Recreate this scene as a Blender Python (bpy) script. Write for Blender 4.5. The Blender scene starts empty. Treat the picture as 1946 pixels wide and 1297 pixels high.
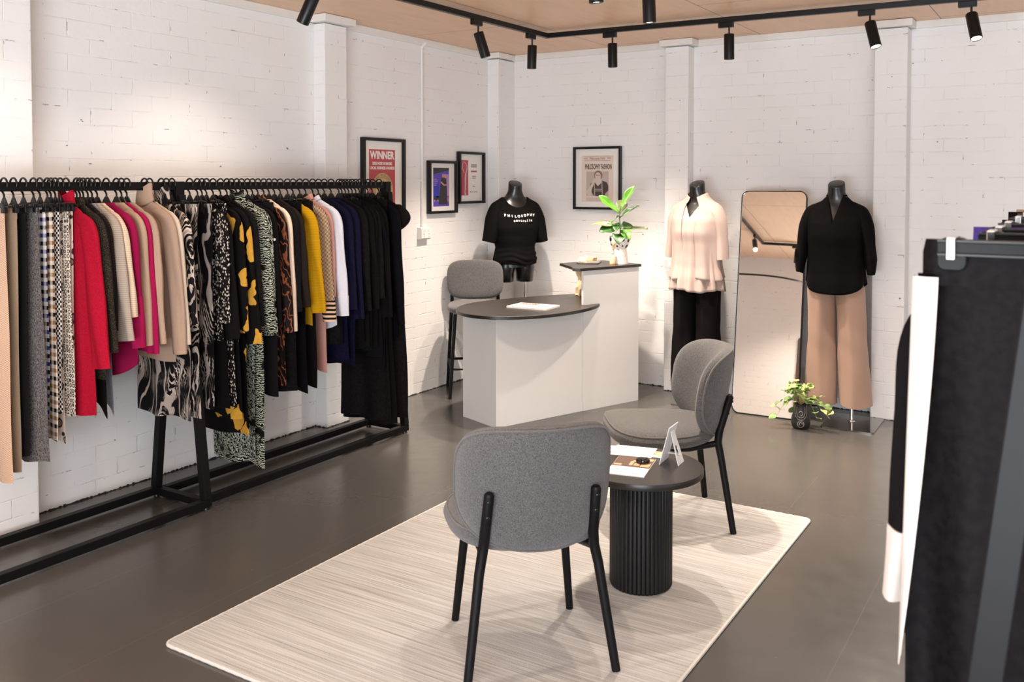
import bpy, bmesh, math, random
from mathutils import Vector, Matrix
from mathutils.bvhtree import BVHTree
PI = math.pi
R = math.radians
scene = bpy.context.scene
col = scene.collection

# ------------------------------------------------------------------ camera
cd = bpy.data.cameras.new('camera')
cam = bpy.data.objects.new('camera', cd); col.objects.link(cam)
cam.location = (4.175, -6.71, 1.6)
cam.rotation_euler = (PI / 2 - math.atan(58 / 1744), 0, R(31.9))
cd.sensor_width = 36.0
cd.lens = 1744 / 1946 * 36
cd.shift_y = -244.5 / 1946
cd.clip_start = 0.05
cd.dof.use_dof = True
cd.dof.focus_distance = 4.6
cd.dof.aperture_fstop = 6.3
scene.camera = cam
# ------------------------------------------------------------------ world, daylight, exposure
w = bpy.data.worlds.new('world'); scene.world = w; w.use_nodes = True
bg = w.node_tree.nodes['Background']
bg.inputs[0].default_value = (0.75, 0.86, 1.0, 1); bg.inputs[1].default_value = 1.0
scene.view_settings.view_transform = 'Standard'
scene.view_settings.look = 'None'
scene.view_settings.exposure = 0.24
scene.view_settings.gamma = 1.0


def area_light(name, loc, rot, sx, sy, power, color):
    d = bpy.data.lights.new(name, 'AREA'); d.shape = 'RECTANGLE'; d.size = sx; d.size_y = sy
    d.energy = power; d.color = color
    o = bpy.data.objects.new(name, d); col.objects.link(o); o.location = loc; o.rotation_euler = rot
    return o


# daylight entering by the shopfront behind the camera (front wall) and by the glazed side bay
area_light('shopfront_daylight', (4.6, -8.25, 1.45), (R(90), 0, 0), 4.4, 2.2, 62, (0.86, 0.93, 1.0))
area_light('side_daylight', (7.65, -5.6, 1.45), (R(90), 0, R(90)), 3.4, 2.2, 10, (0.95, 0.97, 1.0))
# added fill lamps aimed upward to brighten the ceiling and soften the room
area_light('ceiling_fill', (4.6, -8.3, .75), (R(146), 0, 0), 4.4, 1.5, 370, (.89, .945, 1.0))
area_light('side_ceiling_fill', (7.7, -5.6, .75), (R(150), 0, R(90)), 3.4, 1.4, 36, (.89, .945, 1.0))
SPOT_COL = (1.0, 0.86, 0.72)
SPOT_W = 225

# ------------------------------------------------------------------ helpers


def lin(h):
    if isinstance(h, (tuple, list)):
        return tuple(h[:3])
    h = h.lstrip('#')
    c = [int(h[i:i + 2], 16) / 255 for i in (0, 2, 4)]
    return tuple(x / 12.92 if x <= .04045 else ((x + .055) / 1.055) ** 2.4 for x in c)


class NT:
    def __init__(s, name, rough=.6, metal=0.0, spec=.5):
        s.m = bpy.data.materials.new(name); s.m.use_nodes = True
        s.t = s.m.node_tree
        s.b = s.t.nodes['Principled BSDF']
        s.b.inputs['Roughness'].default_value = rough
        s.b.inputs['Metallic'].default_value = metal
        s.b.inputs['Specular IOR Level'].default_value = spec
        s._obj = None

    def n(s, typ, **props):
        nd = s.t.nodes.new(typ)
        for k, v in props.items():
            setattr(nd, k, v)
        return nd

    def put(s, sock, v):
        if hasattr(v, 'node'):
            s.t.links.new(v, sock)
        elif isinstance(v, (tuple, list)):
            sock.default_value = tuple(v) + (1,) if len(sock.default_value) == 4 and len(v) == 3 else tuple(v)
        else:
            sock.default_value = v

    def base(s, v): s.put(s.b.inputs['Base Color'], v)

    def set(s, k, v): s.put(s.b.inputs[k], v)

    def obj(s):
        if s._obj is None:
            s._obj = s.n('ShaderNodeTexCoord').outputs['Object']
        return s._obj

    def pos(s): return s.n('ShaderNodeNewGeometry').outputs['Position']

    def math(s, op, a, b=0.0, c=0.0):
        nd = s.n('ShaderNodeMath', operation=op)
        s.put(nd.inputs[0], a); s.put(nd.inputs[1], b); s.put(nd.inputs[2], c)
        return nd.outputs[0]

    def xyz(s, v):
        nd = s.n('ShaderNodeSeparateXYZ'); s.put(nd.inputs[0], v); return nd.outputs

    def comb(s, x, y, z):
        nd = s.n('ShaderNodeCombineXYZ')
        for i, v in enumerate((x, y, z)):
            s.put(nd.inputs[i], v)
        return nd.outputs[0]

    def scale(s, v, sc):
        nd = s.n('ShaderNodeVectorMath', operation='MULTIPLY'); s.put(nd.inputs[0], v); s.put(nd.inputs[1], sc)
        return nd.outputs[0]

    def noise(s, v, scale=5, detail=3, rough=.5, dist=0.0, out='Fac'):
        nd = s.n('ShaderNodeTexNoise'); s.put(nd.inputs['Vector'], v)
        nd.inputs['Scale'].default_value = scale; nd.inputs['Detail'].default_value = detail
        nd.inputs['Roughness'].default_value = rough; nd.inputs['Distortion'].default_value = dist
        return nd.outputs[out]

    def voro(s, v, scale=10, feature='F1', rnd=1.0, out='Distance'):
        nd = s.n('ShaderNodeTexVoronoi', feature=feature); s.put(nd.inputs['Vector'], v)
        nd.inputs['Scale'].default_value = scale; nd.inputs['Randomness'].default_value = rnd
        return nd.outputs[out]

    def wave(s, v, scale=10, dist=0.0, detail=2, dscale=1.0, dirn='X', typ='BANDS'):
        nd = s.n('ShaderNodeTexWave', wave_type=typ)
        if typ == 'BANDS':
            nd.bands_direction = dirn
        s.put(nd.inputs['Vector'], v)
        nd.inputs['Scale'].default_value = scale; nd.inputs['Distortion'].default_value = dist
        nd.inputs['Detail'].default_value = detail; nd.inputs['Detail Scale'].default_value = dscale
        return nd.outputs['Fac']

    def ramp(s, f, stops, interp='LINEAR'):
        nd = s.n('ShaderNodeValToRGB'); cr = nd.color_ramp; cr.interpolation = interp
        while len(cr.elements) > 1:
            cr.elements.remove(cr.elements[-1])
        for i, (p, c) in enumerate(stops):
            e = cr.elements[0] if i == 0 else cr.elements.new(p)
            e.position = p; e.color = tuple(lin(c)) + (1,)
        s.put(nd.inputs[0], f); return nd.outputs[0]

    def step(s, f, a, b):
        nd = s.n('ShaderNodeMapRange'); nd.interpolation_type = 'SMOOTHSTEP'
        s.put(nd.inputs[0], f); nd.inputs[1].default_value = a; nd.inputs[2].default_value = b
        return nd.outputs[0]

    def mix(s, f, a, b, mode='MIX'):
        nd = s.n('ShaderNodeMix', data_type='RGBA', blend_type=mode)
        s.put(nd.inputs[0], f)
        s.put(nd.inputs[6], lin(a) if isinstance(a, str) else a)
        s.put(nd.inputs[7], lin(b) if isinstance(b, str) else b)
        return nd.outputs[2]

    def bump(s, h, strength=.3, dist=.002):
        nd = s.n('ShaderNodeBump'); nd.inputs['Strength'].default_value = strength
        nd.inputs['Distance'].default_value = dist; s.put(nd.inputs['Height'], h)
        s.t.links.new(nd.outputs[0], s.b.inputs['Normal'])


def plain(name, c, rough=.5, metal=0.0, spec=.5, grain=0.0, gscale=60):
    t = NT(name, rough, metal, spec)
    if grain:
        f = t.noise(t.obj(), gscale, 4)
        a = lin(c)
        t.base(t.mix(f, tuple(x * (1 - grain) for x in a), tuple(min(1, x * (1 + grain)) for x in a)))
        t.bump(f, .12, .001)
    else:
        t.base(lin(c))
    return t.m


class MB:
    def __init__(s): s.v = []; s.f = []

    def add(s, vs, fs):
        o = len(s.v); s.v += [tuple(v) for v in vs]; s.f += [tuple(i + o for i in f) for f in fs]; return s

    def box(s, c, d, rot=None):
        M = rot.to_matrix() if rot is not None and hasattr(rot, 'to_matrix') else rot
        vs = []
        for i in range(8):
            p = Vector((d[0] / 2 * (1 if i & 1 else -1), d[1] / 2 * (1 if i & 2 else -1), d[2] / 2 * (1 if i & 4 else -1)))
            if M is not None:
                p = M @ p
            vs.append(p + Vector(c))
        return s.add(vs, [(0, 2, 3, 1), (4, 5, 7, 6), (0, 1, 5, 4), (2, 6, 7, 3), (0, 4, 6, 2), (1, 3, 7, 5)])

    def span(s, x0, x1, y0, y1, z0, z1):
        return s.box(((x0 + x1) / 2, (y0 + y1) / 2, (z0 + z1) / 2), (abs(x1 - x0), abs(y1 - y0), abs(z1 - z0)))

    def beam(s, a, b, wx, wy, up=(0, 1, 0)):
        a = Vector(a); b = Vector(b); z = (b - a).normalized(); x = Vector(up).cross(z).normalized(); y = z.cross(x)
        M = Matrix((x, y, z)).transposed()
        return s.box((a + b) / 2, (wx, wy, (b - a).length), M)

    def loft(s, rings, cap0=True, cap1=True, closed=True):
        n = len(rings[0]); vs = [p for r in rings for p in r]; fs = []
        for i in range(len(rings) - 1):
            for j in range(n if closed else n - 1):
                k = (j + 1) % n
                fs.append((i * n + j, i * n + k, (i + 1) * n + k, (i + 1) * n + j))
        if cap0: fs.append(tuple(range(n - 1, -1, -1)))
        if cap1: fs.append(tuple((len(rings) - 1) * n + j for j in range(n)))
        return s.add(vs, fs)

    def tube(s, pts, r, n=12, caps=True, ell=None):
        pts = [Vector(p) for p in pts]; rs = r if isinstance(r, (list, tuple)) else [r] * len(pts)
        rings = []; prev = None
        for i, p in enumerate(pts):
            t = (pts[min(i + 1, len(pts) - 1)] - pts[max(i - 1, 0)]).normalized()
            if prev is None:
                ref = Vector((0, 0, 1)) if abs(t.z) < .9 else Vector((1, 0, 0))
                x = ref.cross(t).normalized()
            else:
                x = (prev - t * prev.dot(t)).normalized()
            prev = x; y = t.cross(x)
            rings.append([p + (x * math.cos(2 * PI * k / n) + y * math.sin(2 * PI * k / n) * (ell or 1)) * rs[i] for k in range(n)])
        return s.loft(rings, caps, caps)

    def lathe(s, prof, n=32, c=(0, 0, 0), caps=True):
        return s.loft([[(c[0] + r * math.cos(2 * PI * k / n), c[1] + r * math.sin(2 * PI * k / n), c[2] + z) for k in range(n)] for r, z in prof], caps, caps)

    def prism(s, poly, z0, z1, M=None):
        rings = [[Vector((x, y, z)) for x, y in poly] for z in (z0, z1)]
        if M is not None:
            rings = [[M @ p for p in r] for r in rings]
        return s.loft(rings)

    def build(s, name, m, parent=None, smooth=35, bevel=0, seg=2, loc=None, rot=None, sub=0):
        me = bpy.data.meshes.new(name); me.from_pydata(s.v, [], s.f)
        bm = bmesh.new(); bm.from_mesh(me); bmesh.ops.recalc_face_normals(bm, faces=bm.faces[:]); bm.to_mesh(me); bm.free()
        if smooth:
            me.polygons.foreach_set('use_smooth', [True] * len(me.polygons))
            me.set_sharp_from_angle(angle=R(smooth))
        me.materials.append(m)
        o = bpy.data.objects.new(name, me); col.objects.link(o)
        if parent: o.parent = parent
        if loc: o.location = loc
        if rot: o.rotation_euler = rot
        if bevel:
            b = o.modifiers.new('bevel', 'BEVEL'); b.width = bevel; b.segments = seg; b.limit_method = 'ANGLE'; b.angle_limit = R(40)
        if sub:
            b = o.modifiers.new('sub', 'SUBSURF'); b.levels = sub; b.render_levels = sub
        return o


def tag(o, label, cat, group=None):
    o['label'] = label; o['category'] = cat
    if group: o['group'] = group
    return o


def thing(name, label, cat, loc=(0, 0, 0), rz=0, group=None):
    o = bpy.data.objects.new(name, None); col.objects.link(o); o.location = loc; o.rotation_euler = (0, 0, rz)
    o.empty_display_size = .1
    return tag(o, label, cat, group)


def struct(o): o['kind'] = 'structure'; return o


def copy_tree(o, parent=None):
    c = o.copy(); col.objects.link(c)
    if parent: c.parent = parent
    for ch in o.children:
        copy_tree(ch, c)
    return c


def sup(a, p):
    c = math.cos(a); return math.copysign(abs(c) ** p, c)


def arc(cx, cz, r, a0, a1, n=10, plane='xz', k=0.0):
    out = []
    for i in range(n + 1):
        a = R(a0 + (a1 - a0) * i / n)
        u, v = cx + r * math.cos(a), cz + r * math.sin(a)
        out.append((u, k, v) if plane == 'xz' else (u, v, k))
    return out


def rrect(w_, h_, r, n=6, cx=0, cy=0):
    P = []
    for sx, sy, a0 in ((1, 1, 0), (-1, 1, 90), (-1, -1, 180), (1, -1, 270)):
        for i in range(n + 1):
            a = R(a0 + 90 * i / n)
            P.append((cx + sx * (w_ / 2 - r) + r * math.cos(a), cy + sy * (h_ / 2 - r) + r * math.sin(a)))
    return P


def interp(tab, z):
    if z <= tab[0][0]: return tab[0][1:]
    for a, b in zip(tab, tab[1:]):
        if z <= b[0]:
            t = (z - a[0]) / (b[0] - a[0]); t = t * t * (3 - 2 * t) * .5 + t * .5
            return tuple(x + (y - x) * t for x, y in zip(a[1:], b[1:]))
    return tab[-1][1:]


def text(body, size, m, parent, loc, rot=(PI / 2, 0, 0), align='CENTER', bold=0.0, sx=1.0, name='lettering', ext=.0006, space=1.0):
    c = bpy.data.curves.new('text', 'FONT'); c.body = body; c.size = size; c.align_x = align; c.align_y = 'CENTER'
    c.offset = bold; c.extrude = ext; c.resolution_u = 3; c.space_character = space
    t = bpy.data.objects.new('text', c); col.objects.link(t)
    dg = bpy.context.evaluated_depsgraph_get()
    me = bpy.data.meshes.new_from_object(t.evaluated_get(dg))
    bpy.data.objects.remove(t)
    me.materials.clear(); me.materials.append(m)
    o = bpy.data.objects.new(name, me); col.objects.link(o)
    if parent: o.parent = parent
    o.location = loc; o.rotation_euler = rot; o.scale = (sx, 1, 1)
    return o


# ------------------------------------------------------------------ surface materials
def mat_brick():
    t = NT('painted_brick', .62)
    p = t.xyz(t.pos())
    u = t.math('ADD', p[0], p[1])
    v0 = t.comb(u, p[2], 0.0)
    wob = t.noise(v0, 6, 3, .6, out='Color')
    v = t.n('ShaderNodeVectorMath', operation='MULTIPLY_ADD')
    t.put(v.inputs[0], wob); v.inputs[1].default_value = (.016, .012, 0); t.put(v.inputs[2], v0)
    br = t.n('ShaderNodeTexBrick'); t.put(br.inputs['Vector'], v.outputs[0])
    br.inputs['Scale'].default_value = 1; br.inputs['Brick Width'].default_value = .24
    br.inputs['Row Height'].default_value = .086; br.inputs['Mortar Size'].default_value = .004
    br.inputs['Mortar Smooth'].default_value = .7
    mort = br.outputs['Fac']
    n1 = t.noise(v0, 2.3, 4, .6); n2 = t.noise(v0, 34, 4, .6); n3 = t.noise(v0, 7, 5, .65)
    # cracks left unpainted in the joints, and small chips
    crack = t.math('MULTIPLY', t.step(mort, .55, .95), t.step(t.noise(v0, 15, 3, .6), .605, .66))
    chip = t.step(t.noise(t.scale(v0, (1, 1.9, 1)), 17, 2, .5), .768, .782)
    c = t.mix(n1, (.82, .80, .79), (.875, .86, .85))
    c = t.mix(t.math('MULTIPLY', crack, .7), c, (.22, .18, .155))
    c = t.mix(t.math('MULTIPLY', chip, .9), c, (.10, .085, .08))
    t.base(c)
    h = t.math('ADD', t.math('MULTIPLY', mort, t.math('MULTIPLY', t.step(n3, .40, .72), -.6)), t.math('MULTIPLY', n2, .18))
    t.bump(h, .6, .009)
    return t.m


def mat_floor():
    t = NT('floor_epoxy', .2)
    p = t.pos()
    n1 = t.noise(p, 1.3, 5, .6); n2 = t.noise(p, 9, 4, .6)
    c = t.mix(n1, (.063, .059, .055), (.090, .084, .078))
    dust = t.step(t.noise(p, 70, 1, .5), .80, .86)
    scr = t.step(t.noise(t.scale(p, (3, 22, 1)), 4, 4, .7), .69, .78)
    c = t.mix(t.math('MULTIPLY', dust, .25), c, (.55, .5, .45))
    c = t.mix(t.math('MULTIPLY', scr, .10), c, (.4, .36, .32))
    x = t.xyz(p)
    line = t.step(t.math('ABSOLUTE', t.math('SUBTRACT', t.math('FRACT', t.math('MULTIPLY', t.math('ADD', x[0], .18), 1.9)), .5)), .494, .4975)
    c = t.mix(t.math('MULTIPLY', line, .05), c, (.35, .31, .28))
    t.base(c)
    t.set('Roughness', t.math('MULTIPLY_ADD', n2, .16, .15))
    t.bump(t.noise(p, 22, 3, .5), .06, .003)
    return t.m


def mat_ply():
    t = NT('plywood', .42)
    p = t.pos(); x = t.xyz(p)
    v = t.comb(t.math('ADD', x[1], 2.53), t.math('ADD', x[0], .24), 0.0)
    br = t.n('ShaderNodeTexBrick'); t.put(br.inputs['Vector'], v)
    br.inputs['Scale'].default_value = 1; br.inputs['Brick Width'].default_value = 2.4; br.inputs['Row Height'].default_value = 1.2
    br.inputs['Mortar Size'].default_value = .003; br.inputs['Mortar Smooth'].default_value = 0
    g = t.noise(t.scale(p, (7, 1.1, 1)), 2.2, 6, .62, .6)
    g2 = t.noise(p, 1.1, 3, .5)
    c = t.ramp(g, [(.25, (.72, .46, .295)), (.5, (.80, .52, .34)), (.75, (.84, .56, .38))])
    c = t.mix(t.math('MULTIPLY', g2, .35), c, (.74, .475, .31))
    c = t.mix(br.outputs['Fac'], c, (.13, .08, .05))
    t.base(c); t.bump(g, .05, .002)
    return t.m


BRICK = mat_brick(); FLOOR = mat_floor(); PLY = mat_ply()
WHITEP = plain('white_trim_paint', (.80, .77, .74), .5, grain=.04, gscale=20)
BLACKM = plain('black_powder_coat', (.0055, .005, .0055), .46, spec=.14, grain=.15, gscale=300)
BLACKP = plain('black_plastic', (.006, .0055, .0055), .3, spec=.35)
CHROME = plain('chrome', (.78, .76, .74), .12, 1.0)
WHITELAM = plain('white_laminate', (.73, .725, .715), .33, grain=.015, gscale=8)
DARKLAM = plain('dark_laminate', (.020, .016, .0135), .36, grain=.2, gscale=200)
WHITEPL = plain('white_plastic', (.82, .81, .79), .4)
PAPER = plain('white_paper', (.83, .81, .78), .6)
INK = plain('dark_ink', (.03, .026, .025), .6)
GREYINK = plain('grey_ink', (.32, .29, .28), .6)

# ------------------------------------------------------------------ the room
XL, YB, ZC = -0.07, -0.03, 2.675
YF, XR = -8.0, 7.4
struct(MB().span(XL - .2, XR + .2, YF - .2, YB + .2, -.1, 0).build('floor', FLOOR, smooth=0))
struct(MB().span(XL - .2, XR + .2, YF - .2, YB + .2, ZC, ZC + .1).build('ceiling', PLY, smooth=0))
m = MB().span(XL - .15, XL, YF - .15, YB + .15, 0, ZC)
wl = struct(m.build('wall_left', BRICK, smooth=0))
struct(MB().span(XL, XR, YB, YB + .15, 0, ZC).build('wall_back', BRICK, smooth=0))
# front wall behind the camera: solid brick to the left, shopfront opening to the right
m = MB(); m.span(XL, 2.4, YF - .15, YF, 0, ZC); m.span(6.8, XR, YF - .15, YF, 0, ZC)
m.span(2.4, 6.8, YF - .15, YF, 0, .3); m.span(2.4, 6.8, YF - .15, YF, 2.5, ZC)
struct(m.build('wall_front', BRICK, smooth=0))
m = MB(); m.span(XR, XR + .15, YF - .15, -7.3, 0, ZC); m.span(XR, XR + .15, -3.9, YB + .15, 0, ZC)
m.span(XR, XR + .15, -7.3, -3.9, 0, .3); m.span(XR, XR + .15, -7.3, -3.9, 2.5, ZC)
struct(m.build('wall_right', BRICK, smooth=0))
for nm, pts in (('window_1', [((2.4 + i * 1.1, YF - .1, .3), (2.4 + i * 1.1, YF - .1, 2.5)) for i in range(5)] + [((2.4, YF - .1, z), (6.8, YF - .1, z)) for z in (.32, 2.48)]),
                ('window_2', [((XR + .1, -7.3 + i * 1.7, .3), (XR + .1, -7.3 + i * 1.7, 2.5)) for i in range(3)] + [((XR + .1, -7.3, z), (XR + .1, -3.9, z)) for z in (.32, 2.48)])):
    m = MB()
    for a, b in pts:
        m.beam(a, b, .05, .05, (1, .3, .2))
    struct(m.build(nm, BLACKM, smooth=0))
# pilasters
for i, (x0, x1, y0, y1) in enumerate([(XL, .10, -5.2, -4.30), (XL, .03, -2.325, -2.115), (XL, .043, -.281, YB), (1.462, 1.648, -.15, YB), (2.972, 3.178, -.18, YB)]):
    struct(MB().span(x0, x1, y0, y1, 0, 2.62).build('trim_%d' % (i + 1), BRICK, smooth=0, bevel=.006))
# plaster strip along the top of the walls with a cap on each pilaster
m = MB().span(XL, XL + .022, YF, YB, 2.625, ZC).span(XL, XL + .15 + .045, -5.24, -4.27, 2.615, ZC).span(XL, .075, -2.365, -2.07, 2.625, ZC - .002).span(XL, .065, -.31, YB, 2.627, ZC - .003)
struct(m.build('trim_6', WHITEP, smooth=0, bevel=.004))
m = MB().span(XL, XR, YB - .022, YB, 2.625, ZC).span(1.425, 1.69, -.185, YB, 2.625, ZC - .002).span(2.94, 3.21, -.215, YB, 2.625, ZC - .003)
struct(m.build('trim_7', WHITEP, smooth=0, bevel=.004))
# ragged dark joint where the painted wall stops above the floor
JOINT = plain('floor_joint', (.02, .018, .018), .8)
rnd = random.Random(3)


def ragged(name, path):
    m = MB()
    for (xa, ya, nx, ny), (xb, yb) in path:
        L = math.hypot(xb - xa, yb - ya); n = max(2, int(L / .011))
        for i in range(n):
            a = Vector((xa + (xb - xa) * i / n, ya + (yb - ya) * i / n, 0)); b = Vector((xa + (xb - xa) * (i + 1) / n, ya + (yb - ya) * (i + 1) / n, 0))
            h = .002 + rnd.random() ** 2 * .007; d = Vector((nx, ny, 0)) * (.003 + rnd.random() * .003)
            c = (a + b) / 2 + d / 2 + Vector((0, 0, h / 2))
            m.box(c, (abs(b.x - a.x) + abs(d.x) + .001, abs(b.y - a.y) + abs(d.y) + .001, h))
    return struct(m.build(name, JOINT, smooth=0))


ragged('baseboard_left', [((XL, -4.30, 1, 0), (XL, -2.325)), ((.03, -2.325, 1, 0), (.03, -2.115)), ((XL, -2.325, 0, -1), (.03, -2.325)), ((XL, -2.115, 1, 0), (XL, -.281)), ((.1, -5.2, 1, 0), (.1, -4.3))])
ragged('baseboard_back', [((.043, YB, 0, -1), (1.462, YB)), ((1.648, YB, 0, -1), (2.972, YB)), ((3.178, YB, 0, -1), (XR, YB)), ((1.462, -.15, 0, -1), (1.648, -.15)), ((2.972, -.18, 0, -1), (3.178, -.18))])


# ------------------------------------------------------------------ track lights
EMIT = bpy.data.materials.new('lamp_lens'); EMIT.use_nodes = True
_b = EMIT.node_tree.nodes['Principled BSDF']; _b.inputs['Emission Color'].default_value = (1, .9, .78, 1); _b.inputs['Emission Strength'].default_value = 9
BLACKT = plain('track_black', (.006, .006, .0065), .35, spec=.3)


def track(name, label, path, z=2.64):
    t = thing(name, label, 'lighting track', (path[0][0], path[0][1], z))
    for a, b in zip(path, path[1:]):
        o = Vector((path[0][0], path[0][1], z))
        A = Vector((a[0], a[1], z)) - o; B = Vector((b[0], b[1], z)) - o
        d = (B - A).normalized() * .017
        MB().beam(A - d, B + d, .034, .034, (0, 0, 1)).build('rail', BLACKT, t, smooth=0, bevel=.003)
    return t


TV = (.915, -1.0); TL = (.80, -6.85)
track('lighting_track', 'long black lighting track bent at a corner on the plywood ceiling', [(6.4, -.80), TV, TL, (2.7, -7.0)])
track('lighting_track', 'black lighting track across the middle of the ceiling holding the two top-centre spotlights', [(2.33, -2.15), (2.33, -5.8)])


def head_proto():
    t = thing('track_spotlight', '', 'spotlight')
    MB().span(-.048, .048, -.016, .016, -.034, 0).build('adapter', BLACKT, t, smooth=0, bevel=.003)
    MB().tube([(.02, 0, -.03), (.02, 0, -.085)], .006, 8).build('stem', BLACKT, t)
    b = MB().lathe([(.001, 0), (.030, 0), (.0325, -.004), (.0325, -.160), (.0295, -.163), (.0285, -.150), (.001, -.150)], 32).build('lamp_body', BLACKT, t, loc=(.02, 0, -.075))
    MB().lathe([(.001, -.1565), (.0275, -.1565), (.0275, -.1545), (.001, -.1545)], 24).build('lens', EMIT, b)
    return t


_hp = head_proto()
LAMPS = []


def head(x, y, rz, tilt, taz, label, power=1.0, z=2.6235, angle=100, blend=1.0):
    """one spotlight: adapter on the track, lamp body tilted by `tilt` towards compass angle taz"""
    global _hp
    t = _hp if not LAMPS else copy_tree(_hp)
    t.location = (x, y, z); t.rotation_euler = (0, 0, R(rz)); tag(t, label, 'spotlight', 'spotlights on the lighting tracks')
    body = [c for c in t.children if c.name.startswith('lamp_body')][0]
    d = Vector((math.sin(R(tilt)) * math.cos(R(taz)), math.sin(R(tilt)) * math.sin(R(taz)), -math.cos(R(tilt))))
    q = d.to_track_quat('-Z', 'Y')
    ql = Matrix.Rotation(-R(rz), 3, 'Z') @ q.to_matrix()
    body.rotation_euler = ql.to_euler()
    l = bpy.data.lights.new('spot', 'SPOT'); l.energy = SPOT_W * power; l.color = SPOT_COL; l.spot_size = R(angle); l.spot_blend = blend; l.shadow_soft_size = .028
    lo = bpy.data.objects.new('spot_light', l); col.objects.link(lo)
    o = Vector((x, y, z)) + Matrix.Rotation(R(rz), 3, 'Z') @ Vector((.02, 0, -.075))
    lo.location = o + d * .172; lo.rotation_euler = q.to_euler()
    LAMPS.append(t)


def onleft(y): return TV[0] + (TL[0] - TV[0]) * (y - TV[1]) / (TL[1] - TV[1])


def onback(x): return TV[1] + (x - TV[0]) * (.2 / 5.485)


head(onleft(-3.30), -3.30, 90, 28, 190, 'black track spotlight cut by the top edge above the left clothes rack', .13)
head(onleft(-1.87), -1.87, 90, 17, 40, 'black track spotlight tilted right, above the framed red award', .9)
head(onleft(-1.22), -1.22, 90, 4, 140, 'black track spotlight hanging straight nearest the bend of the track', 1.0)
head(1.40, onback(1.40), 0, 2, 90, 'black track spotlight hanging straight right of the bend, above the counter plant', .62)
head(2.21, onback(2.21), 0, 2, 90, 'black track spotlight hanging straight above the mannequin in the beige top', .6)
head(3.06, onback(3.06), 0, 20, -40, 'black track spotlight tilted right above the mannequin in the black blouse', .7)
head(3.60, onback(3.60), 0, 24, -60, 'black track spotlight with bright lens cut by the top right corner', 1.1)
head(2.335, -3.10, 90, 6, 60, 'black track spotlight almost hidden by the top edge at the centre', .38)
head(2.335, -2.50, 90, 3, 60, 'black track spotlight hanging from the top edge right of centre', .8)
head(onleft(-6.3), -6.3, 90, 30, 60, 'lit track spotlight behind the camera seen in the leaning mirror', .6)
head(1.25, -6.87, 0, 6, 255, 'track spotlight hanging straight behind the camera, seen in the leaning mirror', .8)
head(onleft(-4.55), -4.55, 90, 26, 175, 'track spotlight above the left end of the clothes rack, outside the picture', .06)
head(2.5, -7.0, 0, 22, 215, 'track spotlight behind the camera, outside the picture', .75)
head(2.335, -4.3, 90, 5, 60, 'track spotlight above the rug, outside the picture', .18)

# ------------------------------------------------------------------ upholstery
def mat_fabric(name, c1, c2, scale=420, rough=.95):
    t = NT(name, rough, spec=.2)
    o = t.obj()
    n = t.noise(o, scale, 2, .6); n2 = t.noise(o, scale * .35, 3, .6)
    f = t.step(t.math('ADD', t.math('MULTIPLY', n, .7), t.math('MULTIPLY', n2, .3)), .36, .64)
    t.base(t.mix(f, c1, c2)); t.bump(f, .5, .0015)
    t.b.inputs['Sheen Weight'].default_value = .25; t.b.inputs['Sheen Roughness'].default_value = .5
    return t.m


UPH = mat_fabric('grey_boucle', (.026, .025, .027), (.165, .158, .158), 700)
PIPE = mat_fabric('boucle_welt', (.075, .07, .069), (.16, .15, .145), 760)


def shell(W, H, T, px, pz, warp, n=64, rings=9, side_round=.5):
    """a padded panel: outline is a superellipse in (s, z), thickness T; warp maps (s, z, offset) to space"""
    out = []

    def ol(k):
        a = 2 * PI * k / n
        c, s_ = math.cos(a), math.sin(a)
        p = px if s_ > 0 else pz
        return (W / 2 * math.copysign(abs(c) ** p, c), H / 2 * math.copysign(abs(s_) ** p, s_))
    rr = [(i + 1) / rings for i in range(rings)]
    prof = [(math.sin(PI / 2 * r) if i else .02) for i, r in enumerate([0] + rr)]
    L = [(r, T / 2 * (1 - r ** 7) ** .5) for r in prof]
    for r, o in L: out.append([warp(ol(k)[0] * r, ol(k)[1] * r, o) for k in range(n)])
    for r, o in reversed(L[:-1]): out.append([warp(ol(k)[0] * r, ol(k)[1] * r, -o) for k in range(n)])
    return MB().loft(out), ol


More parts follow.
